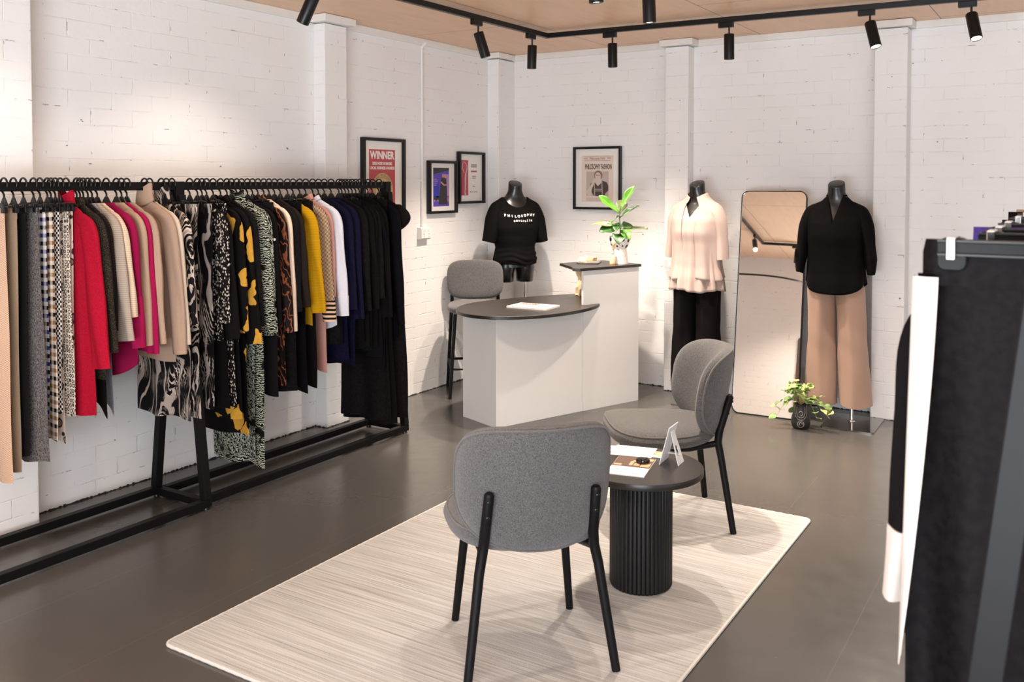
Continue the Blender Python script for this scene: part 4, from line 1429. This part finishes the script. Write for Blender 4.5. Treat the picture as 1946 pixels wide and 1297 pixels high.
def garment(kind, y, mat, zhem, name, label, cat, group=None, x=RX, sh=.15, hem=.20, sl=None, xe=.27, r0=.052, r1=.042, hl=None, amp=.013, th=.012, neck=(.05, .03), seed=None, cuff=None, col_=None, smat=None, xs=0.0, extra=None, ztop=None, hemf=None, bend=0.0, hk=None, near=None):
    NG[0] += 1; seed = seed or NG[0] * 13 + 1
    mt = C[mat]
    t = thing(name, label, cat, (x, y, zhem), 0, group)
    if kind == 'T':        # trousers or skirt on a clip hanger
        zt = (ztop or 1.492) - zhem
        b = body(t, mt, zt, 0, [(0, sh), (.08, sh * 1.02), (.5, (sh + hem) / 2 * 1.02), (1, hem)], seed, amp * .8, th, neck=None, xs=xs, hemf=hemf)
        m = MB(); n = 40
        m.loft([[((sh + .002) * sup(2 * PI * k / n, .85), (th + .002) * math.sin(2 * PI * k / n), zt + dz) for k in range(n)] for dz in (-.045, -.002, .001)], False, True).build('waistband', C[smat] if smat else mt, t, smooth=50)
        hanger(y, True, hl or ('clip hanger of the ' + label.split(' clipped')[0].split(',')[0]), x)
    else:
        zt = (ztop or 1.505) - zhem
        L = zt
        zs = .085 / L
        prof = [(0, .055), (zs * .5, .055 + (sh - .055) * .72), (zs, sh * .98), (min(.95, zs + .06), sh * 1.02), (.999, hem), (1, hem)]
        body(t, mt, zt, 0, prof, seed, amp, th, neck=neck, xs=xs, hemf=hemf)
        if sl:
            for s in (-1, 1):
                gsleeve(t, C[smat] if smat else mt, s, sh * .98, zt - .082, sl - zhem, xe, r0, r1, seed, -.004, cuff=cuff, bend=bend)
        if col_: collar(t, mt, zt - .012, col_, .052, seed)
        hanger(y, False, hl or ('hanger of the ' + label.split(' on ')[0].split(',')[0]), x)
    if extra: extra(t, zt)
    return t

TG = 'patterned trousers clipped at the left of the clothes rack'
KG = 'tops and knitwear on the left clothes rack'
BG = 'black and navy clothes at the far end of the clothes rack'
PG = 'printed and coloured clothes on the clothes rack'
garment('T', -4.640, 'rust', .37, 'trousers', 'rust and cream fine check trousers at the left picture edge, longest', 'trousers', TG, sh=.085, hem=.10, xs=.02)
garment('T', -4.592, 'tan', .40, 'trousers', 'tan brown fine check trousers beside the rust pair', 'trousers', TG, sh=.09, hem=.085, xs=.0)
garment('T', -4.552, 'charcoal', .45, 'trousers', 'plain near-black trousers squeezed between tan check and grey denim pairs', 'trousers', TG, sh=.085, hem=.085, xs=.0)
garment('T', -4.510, 'denim', .42, 'trousers', 'faded grey denim trousers with a wide waistband', 'trousers', TG, sh=.10, hem=.115, xs=.035)
garment('T', -4.466, 'bluecheck', .60, 'trousers', 'blue black and white gingham trousers', 'trousers', TG, sh=.085, hem=.085, xs=.02)
garment('T', -4.437, 'browncheck', .50, 'trousers', 'brown black and white gingham trousers', 'trousers', TG, sh=.09, hem=.10, xs=.02)
garment('T', -4.404, 'bwcheck', .62, 'trousers', 'small black and white check trousers between brown gingham and chain print', 'trousers', TG, sh=.085, hem=.085, xs=.015)
garment('T', -4.388, 'leopard', .47, 'trousers', 'cream and grey animal print trousers hanging lower, behind the brown gingham', 'trousers', TG, sh=.07, hem=.07)
garment('T', -4.368, 'chain', .585, 'trousers', 'cream trousers with black chain link print', 'trousers', TG, sh=.095, hem=.105, xs=.01)
garment('T', -4.345, 'leopard', .58, 'trousers', 'cream and grey animal print trousers right against the red coat', 'trousers', TG, sh=.085, hem=.085, xs=.005)
garment('P', -4.318, 'red', .585, 'coat', 'bright red boucle coat with wide sleeves', 'coat', KG, sh=.155, hem=.185, sl=.80, xe=.245, r0=.06, r1=.058, th=.016, amp=.006, col_=.06)
garment('P', -4.268, 'tweed', .74, 'coat', 'dark tweed jacket with gold flecks, right of the red coat', 'jacket', KG, sh=.155, hem=.19, sl=.86, xe=.245, r0=.048, r1=.04, th=.012, col_=.03)
garment('P', -4.252, 'black', .66, 'cardigan', 'black cardigan with pointed hem hanging low behind the tweed jacket', 'cardigan', KG, sh=.15, hem=.19, sl=.95, xe=.215, hemf=lambda x: -.10 * (x / .19) if x > 0 else 0)
garment('P', -4.236, 'dkbrown', .97, 'cardigan', 'dark brown ribbed cardigan behind the tweed jacket', 'cardigan', KG, sh=.15, hem=.18, sl=1.0, xe=.20, r0=.042, r1=.036)
garment('P', -4.214, 'felt', .70, 'waterfall_jacket', 'grey felt waterfall jacket with a pointed hem below the oatmeal jumper', 'jacket', KG, sh=.115, hem=.16, hemf=lambda x: -.16 * max(0, x / .17))
garment('P', -4.194, 'rib', .93, 'jumper', 'oatmeal ribbed jumper with a bell cuff', 'jumper', KG, sh=.155, hem=.18, sl=.90, xe=.235, r0=.05, r1=.058)
garment('P', -4.168, 'creamrib', 1.0, 'jumper', 'cream ribbed jumper left of the magenta tops', 'jumper', KG, sh=.16, hem=.185, sl=1.0, xe=.235, r0=.05, r1=.042)
garment('P', -4.122, 'magenta', .72, 'tunic', 'deep magenta long tunic with curved hem, the left magenta one', 'tunic', KG, sh=.165, hem=.20, sl=.86, xe=.225, r0=.048, r1=.036, hemf=lambda x: .06 * (x / .2) ** 2 if x > 0 else 0, cuff=(.25, C['magenta2']))
garment('P', -4.070, 'beige', .86, 'cardigan', 'beige knit cardigan between the two magenta tops', 'cardigan', KG, sh=.16, hem=.19, sl=.86, xe=.215, r0=.044, r1=.034)
garment('P', -4.044, 'magenta2', .82, 'tunic', 'bright magenta narrow knit top, the right magenta one', 'jumper', KG, sh=.16, hem=.19, sl=.82, xe=.225, r0=.042, r1=.034)
garment('P', -4.016, 'marl', .85, 'jumper', 'beige marl long-sleeved top left of the camel jacket', 'jumper', KG, sh=.165, hem=.195, sl=.86, xe=.235, r0=.05, r1=.04)
garment('P', -3.920, 'camel', .76, 'jacket', 'camel jersey jacket with a tall draped collar around its hook', 'jacket', KG, sh=.165, hem=.20, sl=.80, xe=.245, r0=.052, r1=.046, col_=.085, ztop=1.512, bend=.01)
garment('P', -3.892, 'ivory', .82, 'blouse', 'ivory blouse at the right of the beige clothes', 'blouse', KG, sh=.175, hem=.20, sl=.84, xe=.25, r0=.042, r1=.036)
garment('P', -3.826, 'marble', .46, 'dress', 'black and white marble print dress with tied neck beside the ivory blouse', 'dress', PG, sh=.165, hem=.20, sl=.92, xe=.22, col_=.085, amp=.014, r0=.04, r1=.035)
garment('P', -3.797, 'marble2', .50, 'dress', 'black swirl print dress left of the rack leg', 'dress', PG, sh=.16, hem=.19, amp=.014)
garment('T', -3.765, 'marble', .46, 'trousers', 'wide black and white swirl print trousers right against the rack bracket', 'trousers', PG, sh=.18, hem=.20, amp=.016)
# ---- second rack
garment('T', -3.660, 'marble2', .48, 'trousers', 'black swirl print trousers first after the rack bracket', 'trousers', PG, sh=.16, hem=.17, amp=.014)
garment('P', -3.612, 'dash', .80, 'blouse', 'black blouse with tiny white dash print and full sleeves', 'blouse', PG, sh=.165, hem=.18, sl=.90, xe=.20, r0=.05, r1=.04)
garment('P', -3.584, 'black', .46, 'dress', 'long plain black dress in front of the yellow flower prints', 'dress', PG, sh=.15, hem=.20, sl=.82, xe=.22, r0=.052, r1=.05)
garment('T', -3.556, 'dash', .47, 'skirt', 'black skirt with white dash print showing below the black dress', 'skirt', PG, sh=.15, hem=.205)
garment('P', -3.514, 'floral', .40, 'dress', 'left-hand black dress of the two with yellow flowers', 'dress', PG, sh=.155, hem=.20, sl=.84, xe=.215, amp=.013)
garment('P', -3.466, 'floral', .30, 'dress', 'right-hand black dress of the two with yellow flowers', 'dress', PG, sh=.16, hem=.205, sl=.78, xe=.24, r0=.05, r1=.06, amp=.014, col_=.03)
garment('P', -3.424, 'black2', .80, 'blouse', 'soft black blouse between yellow flowers and sage line print', 'blouse', PG, sh=.165, hem=.19, sl=.86, xe=.225)
garment('P', -3.394, 'zebra2', .16, 'dress', 'fine sage line print maxi dress behind the bold one, hem lower left', 'dress', PG, sh=.15, hem=.165, amp=.014)
garment('P', -3.358, 'zebra', .11, 'dress', 'long black dress with bold sage line print almost touching the rack base', 'dress', PG, sh=.165, hem=.205, sl=.82, xe=.225, r0=.055, r1=.058, amp=.016, col_=.055)
garment('P', -3.326, 'zebra2', .80, 'blouse', 'black blouse with fine sage line print', 'blouse', PG, sh=.17, hem=.20, sl=.80, xe=.22, r0=.045, r1=.045)
garment('P', -3.286, 'dots', .78, 'blouse', 'black blouse with a few white spots', 'blouse', PG, sh=.165, hem=.185, sl=.85, xe=.21)
garment('T', -3.250, 'charcoal', .46, 'skirt', 'charcoal midi skirt left of the rust tiger print', 'skirt', PG, sh=.155, hem=.185)
garment('P', -3.212, 'tiger', .50, 'shirt_dress', 'dark shirt dress with rust tiger stripes', 'dress', PG, sh=.165, hem=.195, sl=.80, xe=.225, r0=.042, r1=.036, col_=.03)
garment('P', -3.170, 'shell', .84, 'blouse', 'shell coloured satin blouse beside the tiger print', 'blouse', PG, sh=.165, hem=.185, sl=.80, xe=.215, r0=.036, r1=.03)
garment('P', -3.132, 'black2', .46, 'dress', 'plain black midi dress right of the shell blouse', 'dress', BG, sh=.165, hem=.195, sl=.90, xe=.205)
garment('P', -3.092, 'brownblack', .95, 'jacket', 'brown-black twill jacket with flared body left of the mustard jumper', 'jacket', PG, sh=.165, hem=.215, sl=.92, xe=.23, r0=.045, r1=.04, extra=lambda t, zt: swing_tag(t, .155, -.034, zt - .115, 'PHILOSOPHY'))
garment('T', -3.049, 'inkblack', .44, 'skirt', 'ink black flared skirt beneath the mustard jumper, left one', 'skirt', BG, sh=.16, hem=.20)
garment('P', -2.994, 'yellow', .80, 'jumper', 'mustard yellow ribbed jumper with wide sleeves', 'jumper', PG, sh=.165, hem=.19, sl=.88, xe=.235, r0=.055, r1=.052, th=.014)
garment('T', -2.952, 'black', .45, 'trousers', 'straight black trousers between mustard jumper and striped top', 'trousers', BG, sh=.15, hem=.175)
garment('P', -2.900, 'stripe', .88, 'top', 'black and beige diagonal striped top with banded cuffs', 'top', PG, sh=.165, hem=.185, sl=.82, xe=.225, r0=.050, r1=.046, cuff=(.13, C['band']))
garment('P', -2.852, 'pink', .52, 'shirt_dress', 'dusty pink shirt dress behind the white shirt', 'dress', PG, sh=.15, hem=.155, sl=.95, xe=.19, col_=.03)
garment('P', -2.796, 'white', .74, 'shirt', 'white poplin shirt with long sleeves', 'shirt', PG, sh=.17, hem=.19, sl=.84, xe=.23, r0=.048, r1=.044, amp=.013, hemf=lambda x: .05 * (x / .19) ** 2, cuff=(.12, C['white']), col_=.02)
garment('P', -2.748, 'black2', .66, 'top', 'black sleeveless top just right of the white shirt', 'top', BG, sh=.15, hem=.17)
garment('P', -2.700, 'navy', .56, 'dress', 'navy tunic dress with frilled hem, left of the navy pair', 'dress', BG, sh=.16, hem=.185, sl=.86, xe=.21)
garment('P', -2.642, 'navy', .52, 'dress', 'navy long-sleeved dress, right of the navy pair', 'dress', BG, sh=.17, hem=.195, sl=.80, xe=.215, r0=.044, r1=.04)
garment('P', -2.574, 'black2', .64, 'shirt', 'black shirt with button cuff, first black piece after navy', 'shirt', BG, sh=.165, hem=.19, sl=.84, xe=.21)
garment('T', -2.548, 'inkblack', .60, 'skirt', 'ink black narrow skirt behind the black button cuff shirt', 'skirt', BG, sh=.15, hem=.165)
garment('P', -2.518, 'black', .62, 'blouse', 'black blouse with elbow sleeves in the black group', 'blouse', BG, sh=.165, hem=.19, sl=1.06, xe=.20, r0=.052, r1=.056)
garment('P', -2.488, 'knit', .60, 'cardigan', 'black fine ribbed cardigan in the black group', 'cardigan', BG, sh=.165, hem=.185, sl=.84, xe=.20)
garment('P', -2.456, 'black2', .56, 'top', 'black layered top with curved hem in the black group', 'top', BG, sh=.165, hem=.20, sl=.90, xe=.215, hemf=lambda x: .05 * (x / .2) ** 2)
garment('P', -2.424, 'inkblack', .54, 'blouse', 'ink black blouse with cap sleeves in the black group', 'blouse', BG, sh=.17, hem=.195, sl=1.22, xe=.20, r0=.05, r1=.06)
garment('P', -2.390, 'black', .46, 'tunic', 'black tunic over the first maxi skirt', 'tunic', BG, sh=.165, hem=.205, sl=.78, xe=.215)
garment('P', -2.350, 'black2', .13, 'maxi_dress', 'black pleated maxi dress hanging nearest the wall side at the rack end', 'dress', BG, sh=.165, hem=.205, amp=.018)
garment('T', -2.310, 'black', .10, 'maxi_skirt', 'black maxi skirt with the lowest hem at the rack end', 'skirt', BG, sh=.15, hem=.215, amp=.02)
garment('P', -2.268, 'inkblack', .62, 'blouse', 'ink black long blouse next to the puff sleeved dress', 'blouse', BG, sh=.17, hem=.20, sl=.72, xe=.215, r0=.045, r1=.045)


def puff(t, zt):
    for s in (-1, 1):
        rings = []
        for i in range(15):
            u = i / 14
            r = .088 * math.sin(PI * (.06 + .88 * u)) ** .55
            rings.append([(s * (.145 + .045 * math.sin(PI * u)) + r * .62 * math.cos(a), r * .5 * math.sin(a) * (1 + .12 * math.sin(7 * a)), zt - .045 - .165 * u) for a in [2 * PI * k / 28 for k in range(28)]])
        MB().loft(rings).build('puff_sleeve', C['black2'], t, smooth=60)


garment('P', -2.205, 'black2', .12, 'maxi_dress', 'black puff sleeved maxi dress last on the rack, beside the framed award', 'dress', BG, sh=.17, hem=.218, amp=.016, th=.022, extra=puff)

# ------------------------------------------------------------------ clothes rack at the right picture edge
RX2 = 4.165
rack('black clothes rack cut by the right edge, only one slanted leg showing', -5.40, -2.6, (-1, 1), x=RX2)
DKPL = plain('dark_smoky_plastic', (.008, .0075, .0075), .4, spec=.12)
GREYPL = plain('smoky_plastic', (.03, .028, .028), .35, spec=.3)
HG = 'smoky clip hangers on the right clothes rack'
GG = 'clothes on the rack at the right edge'
SATIN = pat('black_sports_satin', melange('#0e0b0c', '#141112', 60), .6, 400, .1)
for _n in SATIN.node_tree.nodes:
    if _n.type == 'BSDF_PRINCIPLED': _n.inputs['Specular IOR Level'].default_value = .07; C['satin'] = SATIN
CREAM = fabric('cream_panel', '#cdbfb5', '#d6cac1', .7)


def big_clip_hanger(y, label, dz=0.0, wide=.16):
    t = thing('clip_hanger', label, 'hanger', (RX2, y, RZ + .0205), 0, HG)
    m = MB(); hook(m); m.tube([(0, 0, -.07), (0, 0, -.085)], .0055, 8)
    m.tube([(0, 0, -.084), (0, -.030, -.084)], .0045, 8); m.span(-wide - .02, wide + .02, -.032, -.029, -.110, -.093)
    m.build('body', DKPL, t, smooth=0, bevel=.001)
    for z0, z1 in ((-.093, -.089), (-.114, -.110)):
        MB().span(-wide - .02, wide + .02, -.036, -.026, z0, z1).build('bar_edge', GREYPL, t, smooth=0, bevel=.001)
    for s in (-1, 1):
        c = MB().prism(rrect(.042, .050, .012, 5, 0, 0), -.026, .016, Matrix.Translation((s * wide, -.014, -.112)) @ Matrix.Rotation(PI / 2, 4, 'X')).build('clip', DKPL, t, smooth=30, bevel=.002)
        MB().span(s * wide - .007, s * wide + .007, -.043, .018, -.120, -.085).build('spring', CHROME, c, smooth=0, bevel=.002)
    return t


def pleated(t, mt, sh, hem, L, seed, amp=.02, name='body'):
    return body(t, mt, L, 0, [(0, sh), (.05, sh * 1.0), (.12, sh * 1.04), (1, hem)], seed, amp, .016, name=name, cols=96, rows=30, kf=34)


y = -5.13; zh = .18
t = thing('track_pants', 'black satin trousers with a cream side stripe, largest in the right foreground', 'trousers', (RX2, y, zh), 0, GG)
L = 1.51 - zh
pleated(t, SATIN, .212, .232, L - .055, 4, .034)
m = MB(); n = 64
m.loft([[((.205 - .004 * (i == 3)) * sup(2 * PI * k / n, .85), .021 * math.sin(2 * PI * k / n) + .003 * math.sin(30 * math.cos(2 * PI * k / n)), L - dz) for k in range(n)] for i, dz in enumerate((.072, .055, .02, .0))]).build('waistband', SATIN, t, smooth=50)
rings = []
for i in range(25):
    u = i / 24; z = L - .058 - u * (.62)
    wl_ = .036 * (1 - u ** 1.6) + .002
    xl = -.216 - .012 * u
    rings.append([(xl, .004, z), (xl - .001, -.016 - .01 * u, z), (xl + wl_ * .5, -.030 - .006 * u, z), (xl + wl_, -.030 - .004 * u, z)])
MB().loft(rings, False, False, False).build('side_stripe', CREAM, t, smooth=60)
big_clip_hanger(y, 'smoky grey clip hanger with chrome springs, nearest to the camera at the right')
y = -5.055; zh = .84
t = thing('sports_jacket', 'black jacket with cream cuff hanging behind the striped trousers', 'jacket', (RX2, y, zh), 0, GG)
L = 1.47 - zh
body(t, C['black'], L, 0, [(0, .055), (.07, .16), (.12, .205), (1, .243)], 61, .008, .014)
for s in (-1, 1):
    gsleeve(t, C['black'], s, .20, L - .085, .895 - zh, .246, .035, .024, 33, 0, cuff=(.165, CREAM), ry=.022)
hanger(y, False, 'black hanger under the black jacket with cream cuffs', RX2)
for i, (yy, mt, zt_, sh, lab, hl) in enumerate([
    (-4.88, 'slate', 1.492, .165, 'slate grey trousers hidden behind the foreground trousers', 'smoky clip hanger holding the slate grey trousers'),
    (-4.70, 'purple', 1.512, .172, 'purple trousers with only the waist showing behind the foreground hanger', 'smoky clip hanger holding the purple trousers, second from the camera'),
    (-4.45, 'slate', 1.480, .160, 'grey jersey trousers behind the purple pair', 'smoky clip hanger holding the grey jersey trousers'),
    (-4.10, 'black', 1.505, .162, 'black trousers third back on the right rack', 'smoky clip hanger holding the third pair of black trousers'),
    (-3.75, 'black', 1.515, .170, 'black trousers with only the waist showing at the right picture edge', 'smoky clip hanger farthest back at the right picture edge'),
    (-3.60, 'camel', 1.518, .158, 'camel trousers just peeping over the black waist at the right edge', 'smoky clip hanger holding the camel trousers')]):
    t = thing('trousers', lab, 'trousers', (RX2, yy, .35), 0, GG)
    body(t, C[mt], zt_ - .35, 0, [(0, sh), (.1, sh * 1.02), (1, sh * .9)], 70 + i, .008, .014)
    big_clip_hanger(yy, hl, wide=.125)

# ------------------------------------------------------------------ plants
def leaf_mat(name, c1, c2, c3, sc=18, rough=.38):
    t = NT(name, rough); o = t.obj(); x = t.xyz(o)
    n = t.noise(o, sc, 3, .5)
    c = t.mix(t.step(n, .35, .65), c1, c2)
    rib = t.step(t.math('ABSOLUTE', x[0]), .0, .0022)
    t.base(t.mix(rib, c3, c)); return t.m


def leaf(L, Wd, bend, cup, mt, name, parent, seed=0, wavy=.0, tip=.62):
    rr = random.Random(seed); p = rr.uniform(0, 6); V = []; nu, nv = 14, 8; F = []
    for i in range(nu + 1):
        u = i / nu
        wv = Wd / 2 * (math.sin(PI * u ** tip) ** (.75 if tip > 1 or tip < .8 else .55) if 0 < u < 1 else .03)
        ang = bend * u
        for j in range(nv + 1):
            v = j / nv * 2 - 1
            x = wv * v; r = L * u
            yy = r * math.cos(ang * .5); zz = -r * math.sin(ang * .5) + cup * abs(v) * wv + wavy * math.sin(9 * u + p) * v
            V.append((x, yy, zz))
    for i in range(nu):
        for j in range(nv):
            a = i * (nv + 1) + j; F.append((a, a + 1, a + nv + 2, a + nv + 1))
    o = MB().add(V, F).build(name, mt, parent, smooth=80)
    s = o.modifiers.new('solid', 'SOLIDIFY'); s.thickness = .0008; s.offset = 0
    return o


SPOT = NT('spotted_ceramic', .35)
_o = SPOT.obj(); _x = SPOT.xyz(_o)
_ang = SPOT.math('ARCTAN2', _x[1], _x[0])
_v = SPOT.comb(SPOT.math('MULTIPLY', _ang, .072), SPOT.math('MULTIPLY', _x[2], 1.25), 0.0)
SPOT.base(SPOT.mix(SPOT.step(SPOT.voro(_v, 19, 'F1', .35), .34, .37), (.015, .013, .013), (.82, .79, .75)))
SPECK = NT('speckled_ceramic', .5); SPECK.base(SPECK.mix(SPECK.step(SPECK.noise(SPECK.obj(), 210, 2, .5), .60, .68), (.62, .58, .54), (.36, .28, .25)))
SOIL = plain('potting_soil', (.05, .035, .025), .95, grain=.3, gscale=120)
FL1 = leaf_mat('fresh_leaf', (.055, .18, .010), (.085, .24, .017), (.17, .29, .06))
FL2 = leaf_mat('deep_leaf', (.014, .055, .008), (.028, .095, .013), (.09, .16, .04))
FL3 = leaf_mat('pale_leaf', (.085, .12, .04), (.18, .20, .10), (.29, .30, .17))
fp = thing('fiddle_leaf_plant', 'fiddle leaf plant in a black spotted pot on the raised counter shelf', 'potted plant', ctp(1.19, .10, 1.0035), R(31.9))
PT = thing.__name__ and MB().lathe([(.001, 0), (.064, 0), (.062, .004), (.050, .108), (.048, .110), (.001, .110)], 40).build('pot_stand', SPECK.m, fp, smooth=40)
MB().lathe([(.001, .110), (.048, .110), (.056, .120), (.069, .145), (.0745, .170), (.0745, .198), (.0715, .200), (.070, .192), (.001, .186)], 48).build('pot', SPOT.m, fp, smooth=40)
MB().lathe([(.001, .187), (.069, .187), (.06, .191), (.001, .193)], 24).build('soil', SOIL, fp)
MB().tube([(0, 0, .185), (.004, -.002, .27), (-.004, 0, .35), (.008, 0, .42)], [.0045, .004, .0035, .002], 8).build('stem', plain('plant_stem', (.07, .11, .03), .6), fp)
# local axes: +x to the photo's right, -y towards the camera
for i, (z, az, el, L_, W_, bend, mt, cup, roll) in enumerate([
    (.385, 12, 60, .225, .060, .12, FL1, .7, 35), (.37, 168, 36, .200, .064, -.2, FL1, .4, -50), (.365, 70, 48, .15, .085, .2, FL3, .3, 20),
    (.335, -8, 34, .165, .045, .1, FL2, .8, 30), (.35, 215, -20, .10, .06, .4, FL1, .2, 30), (.275, 176, 6, .205, .075, .12, FL3, .35, -25),
    (.265, 192, -4, .155, .095, .3, FL2, .2, -45), (.255, 2, -4, .205, .075, -.15, FL3, .3, 18), (.265, 25, 12, .12, .085, .4, FL2, .3, 35),
    (.215, 262, 12, .13, .105, 1.5, FL2, .3, 0), (.235, 300, 0, .12, .085, 1.0, FL1, .4, 20), (.26, 120, 20, .14, .09, .4, FL2, .3, 0), (.27, 250, 10, .10, .08, .9, FL2, .3, 0)]):
    o = leaf(L_, W_, bend, cup, mt, 'leaf', fp, i, .006, 1.35)
    o.location = (0, 0, z); o.rotation_euler = (Matrix.Rotation(R(az - 90), 3, 'Z') @ Matrix.Rotation(R(el), 3, 'X') @ Matrix.Rotation(R(roll), 3, 'Y')).to_euler()
ds = thing('reed_diffuser', 'small peach glass bottle with wooden sticks beside the spotted pot', 'diffuser', ctp(1.105, .085, 1.0035))
PG_ = plain('peach_glass', (.72, .44, .26), .2)
MB().lathe([(.001, 0), (.021, 0), (.022, .004), (.021, .056), (.013, .066), (.011, .072), (.011, .084), (.001, .084)], 24).build('bottle', PG_, ds, smooth=40)
MB().lathe([(.001, .080), (.014, .080), (.014, .094), (.001, .094)], 20).build('collar', plain('bottle_collar', (.75, .60, .46), .5), ds)
STK = plain('wooden_stick', (.62, .38, .20), .7)
for dx, dy in ((.012, 0), (.022, .008), (.004, -.01)):
    MB().tube([(0, 0, .06), (dx, dy, .165)], .0022, 6).build('stick', STK, ds)
MB().lathe([(.001, 0), (.007, .004), (.009, .012), (.007, .02), (.001, .024)], 12).build('tassel', STK, ds, loc=(.014, -.004, .135))

# trailing plant in a beaded black vase on the floor
vs = thing('trailing_plant', 'variegated trailing plant in a black beaded vase on the floor by the mirror', 'potted plant', (2.640, -.690, 0), R(15))
VASE = plain('matt_black_vase', (.013, .012, .012), .5, grain=.2, gscale=120)
VP = [(.001, 0), (.048, 0), (.062, .010), (.068, .035), (.066, .065), (.054, .105), (.044, .132), (.043, .150), (.047, .160), (.043, .158), (.038, .145), (.001, .140)]
VP = [(r * .88, z) for r, z in VP]
MB().lathe(VP, 40).build('vase', VASE, vs, smooth=50)


def vr(z):
    P_ = [(.035, .068), (.065, .066), (.105, .054), (.132, .044), (.150, .043)]
    return interp([(0, .055), (.010, .062)] + P_, z)[0] * .88


BEAD = plain('bone_bead', (.75, .66, .55), .5)
bm_ = bmesh.new()
paths = []
for s in (-1, 1):
    paths += [[(s * (.036 - .0), .148), (s * .036, .115), (s * .033, .085), (s * .018, .068), (0, .064)], [(s * .024, .14), (s * .026, .11), (s * .018, .085), (0, .078)]]
paths += [[(.012 * math.cos(a), .105 + .014 * math.sin(a)) for a in [R(q) for q in range(-90, 200, 40)]], [(.020 * math.cos(a), .038 + .022 * math.sin(a)) for a in [R(q) for q in range(0, 361, 36)]], [(.009 * math.cos(a), .040 + .010 * math.sin(a)) for a in [R(q) for q in range(0, 300, 50)]]]
sp = MB()
for pth in paths:
    for (x0, z0), (x1, z1) in zip(pth, pth[1:]):
        L_ = math.hypot(x1 - x0, z1 - z0); n = max(1, round(L_ / .0052))
        for k in range(n):
            x = x0 + (x1 - x0) * k / n; z = z0 + (z1 - z0) * k / n; r = vr(z)
            yv = -math.sqrt(max(1e-6, r * r - x * x)) - .0008
            q = .0021
            sp.add([(x + q, yv, z), (x - q, yv, z), (x, yv - q, z), (x, yv + q, z), (x, yv, z + q), (x, yv, z - q)], [(0, 2, 4), (2, 1, 4), (1, 3, 4), (3, 0, 4), (2, 0, 5), (1, 2, 5), (3, 1, 5), (0, 3, 5)])
b_ = sp.build('bead_pattern', BEAD, vs, smooth=80); b_['kind'] = 'stuff'
TV1 = leaf_mat('variegated_leaf', (.38, .45, .10), (.62, .66, .30), (.30, .42, .10), 40)
TV2 = leaf_mat('green_trailing_leaf', (.10, .22, .05), (.22, .36, .10), (.30, .40, .15), 40)
rnd = random.Random(21)
STEM2 = plain('trailing_stem', (.40, .32, .10), .6)
protos = []
for mt in (TV1, TV2):
    for k in range(3):
        protos.append(leaf(.042 + .005 * k, .040 + .004 * k, .5, .2, mt, 'leaf', vs, k, .002, .86))
first = list(protos); used = set(); nl = 0
for i in range(24):
    az = 2 * PI * i / 24 + rnd.uniform(-.15, .15)
    long_ = i in (2, 11, 14, 21, 22, 23)
    reach = rnd.uniform(.05, .12) if not long_ else rnd.uniform(.15, .19)
    top = rnd.uniform(.22, .30) if not long_ else .23
    end = (reach * math.cos(az), reach * math.sin(az) * .8, top - (.02 if not long_ else rnd.uniform(.10, .15)))
    if i % 2 == 0 and not long_: end = (end[0] * .55, end[1] * .55, rnd.uniform(.25, .30))
    mid = (end[0] * .45, end[1] * .45, top + .01)
    pts = []
    for k in range(9):
        t_ = k / 8
        pts.append(tuple((1 - t_) ** 2 * a + 2 * t_ * (1 - t_) * b + t_ * t_ * c for a, b, c in zip((0, 0, .15), mid, end)))
    MB().tube(pts, .0014, 6).build('stem', STEM2, vs)
    for k in (3, 5, 7, 8) if i % 3 else (3, 4, 6, 7, 8):
        p = pts[k]
        src = protos[rnd.choice((0, 0, 1, 1, 2, 3, 4, 5)) if p[2] > .2 else rnd.choice((0, 1, 3, 4, 5))]
        if src.name not in used: o = src; used.add(src.name)
        else: o = src.copy(); col.objects.link(o)
        o.parent = vs; o.location = p
        o.rotation_euler = (R(rnd.uniform(-35, 40)), R(rnd.uniform(-35, 35)), az - PI / 2 + R(rnd.uniform(-60, 60)))
        s_ = rnd.uniform(.8, 1.15); o.scale = (s_, s_, s_); nl += 1
for o in protos:
    if o.name not in used: bpy.data.objects.remove(o)
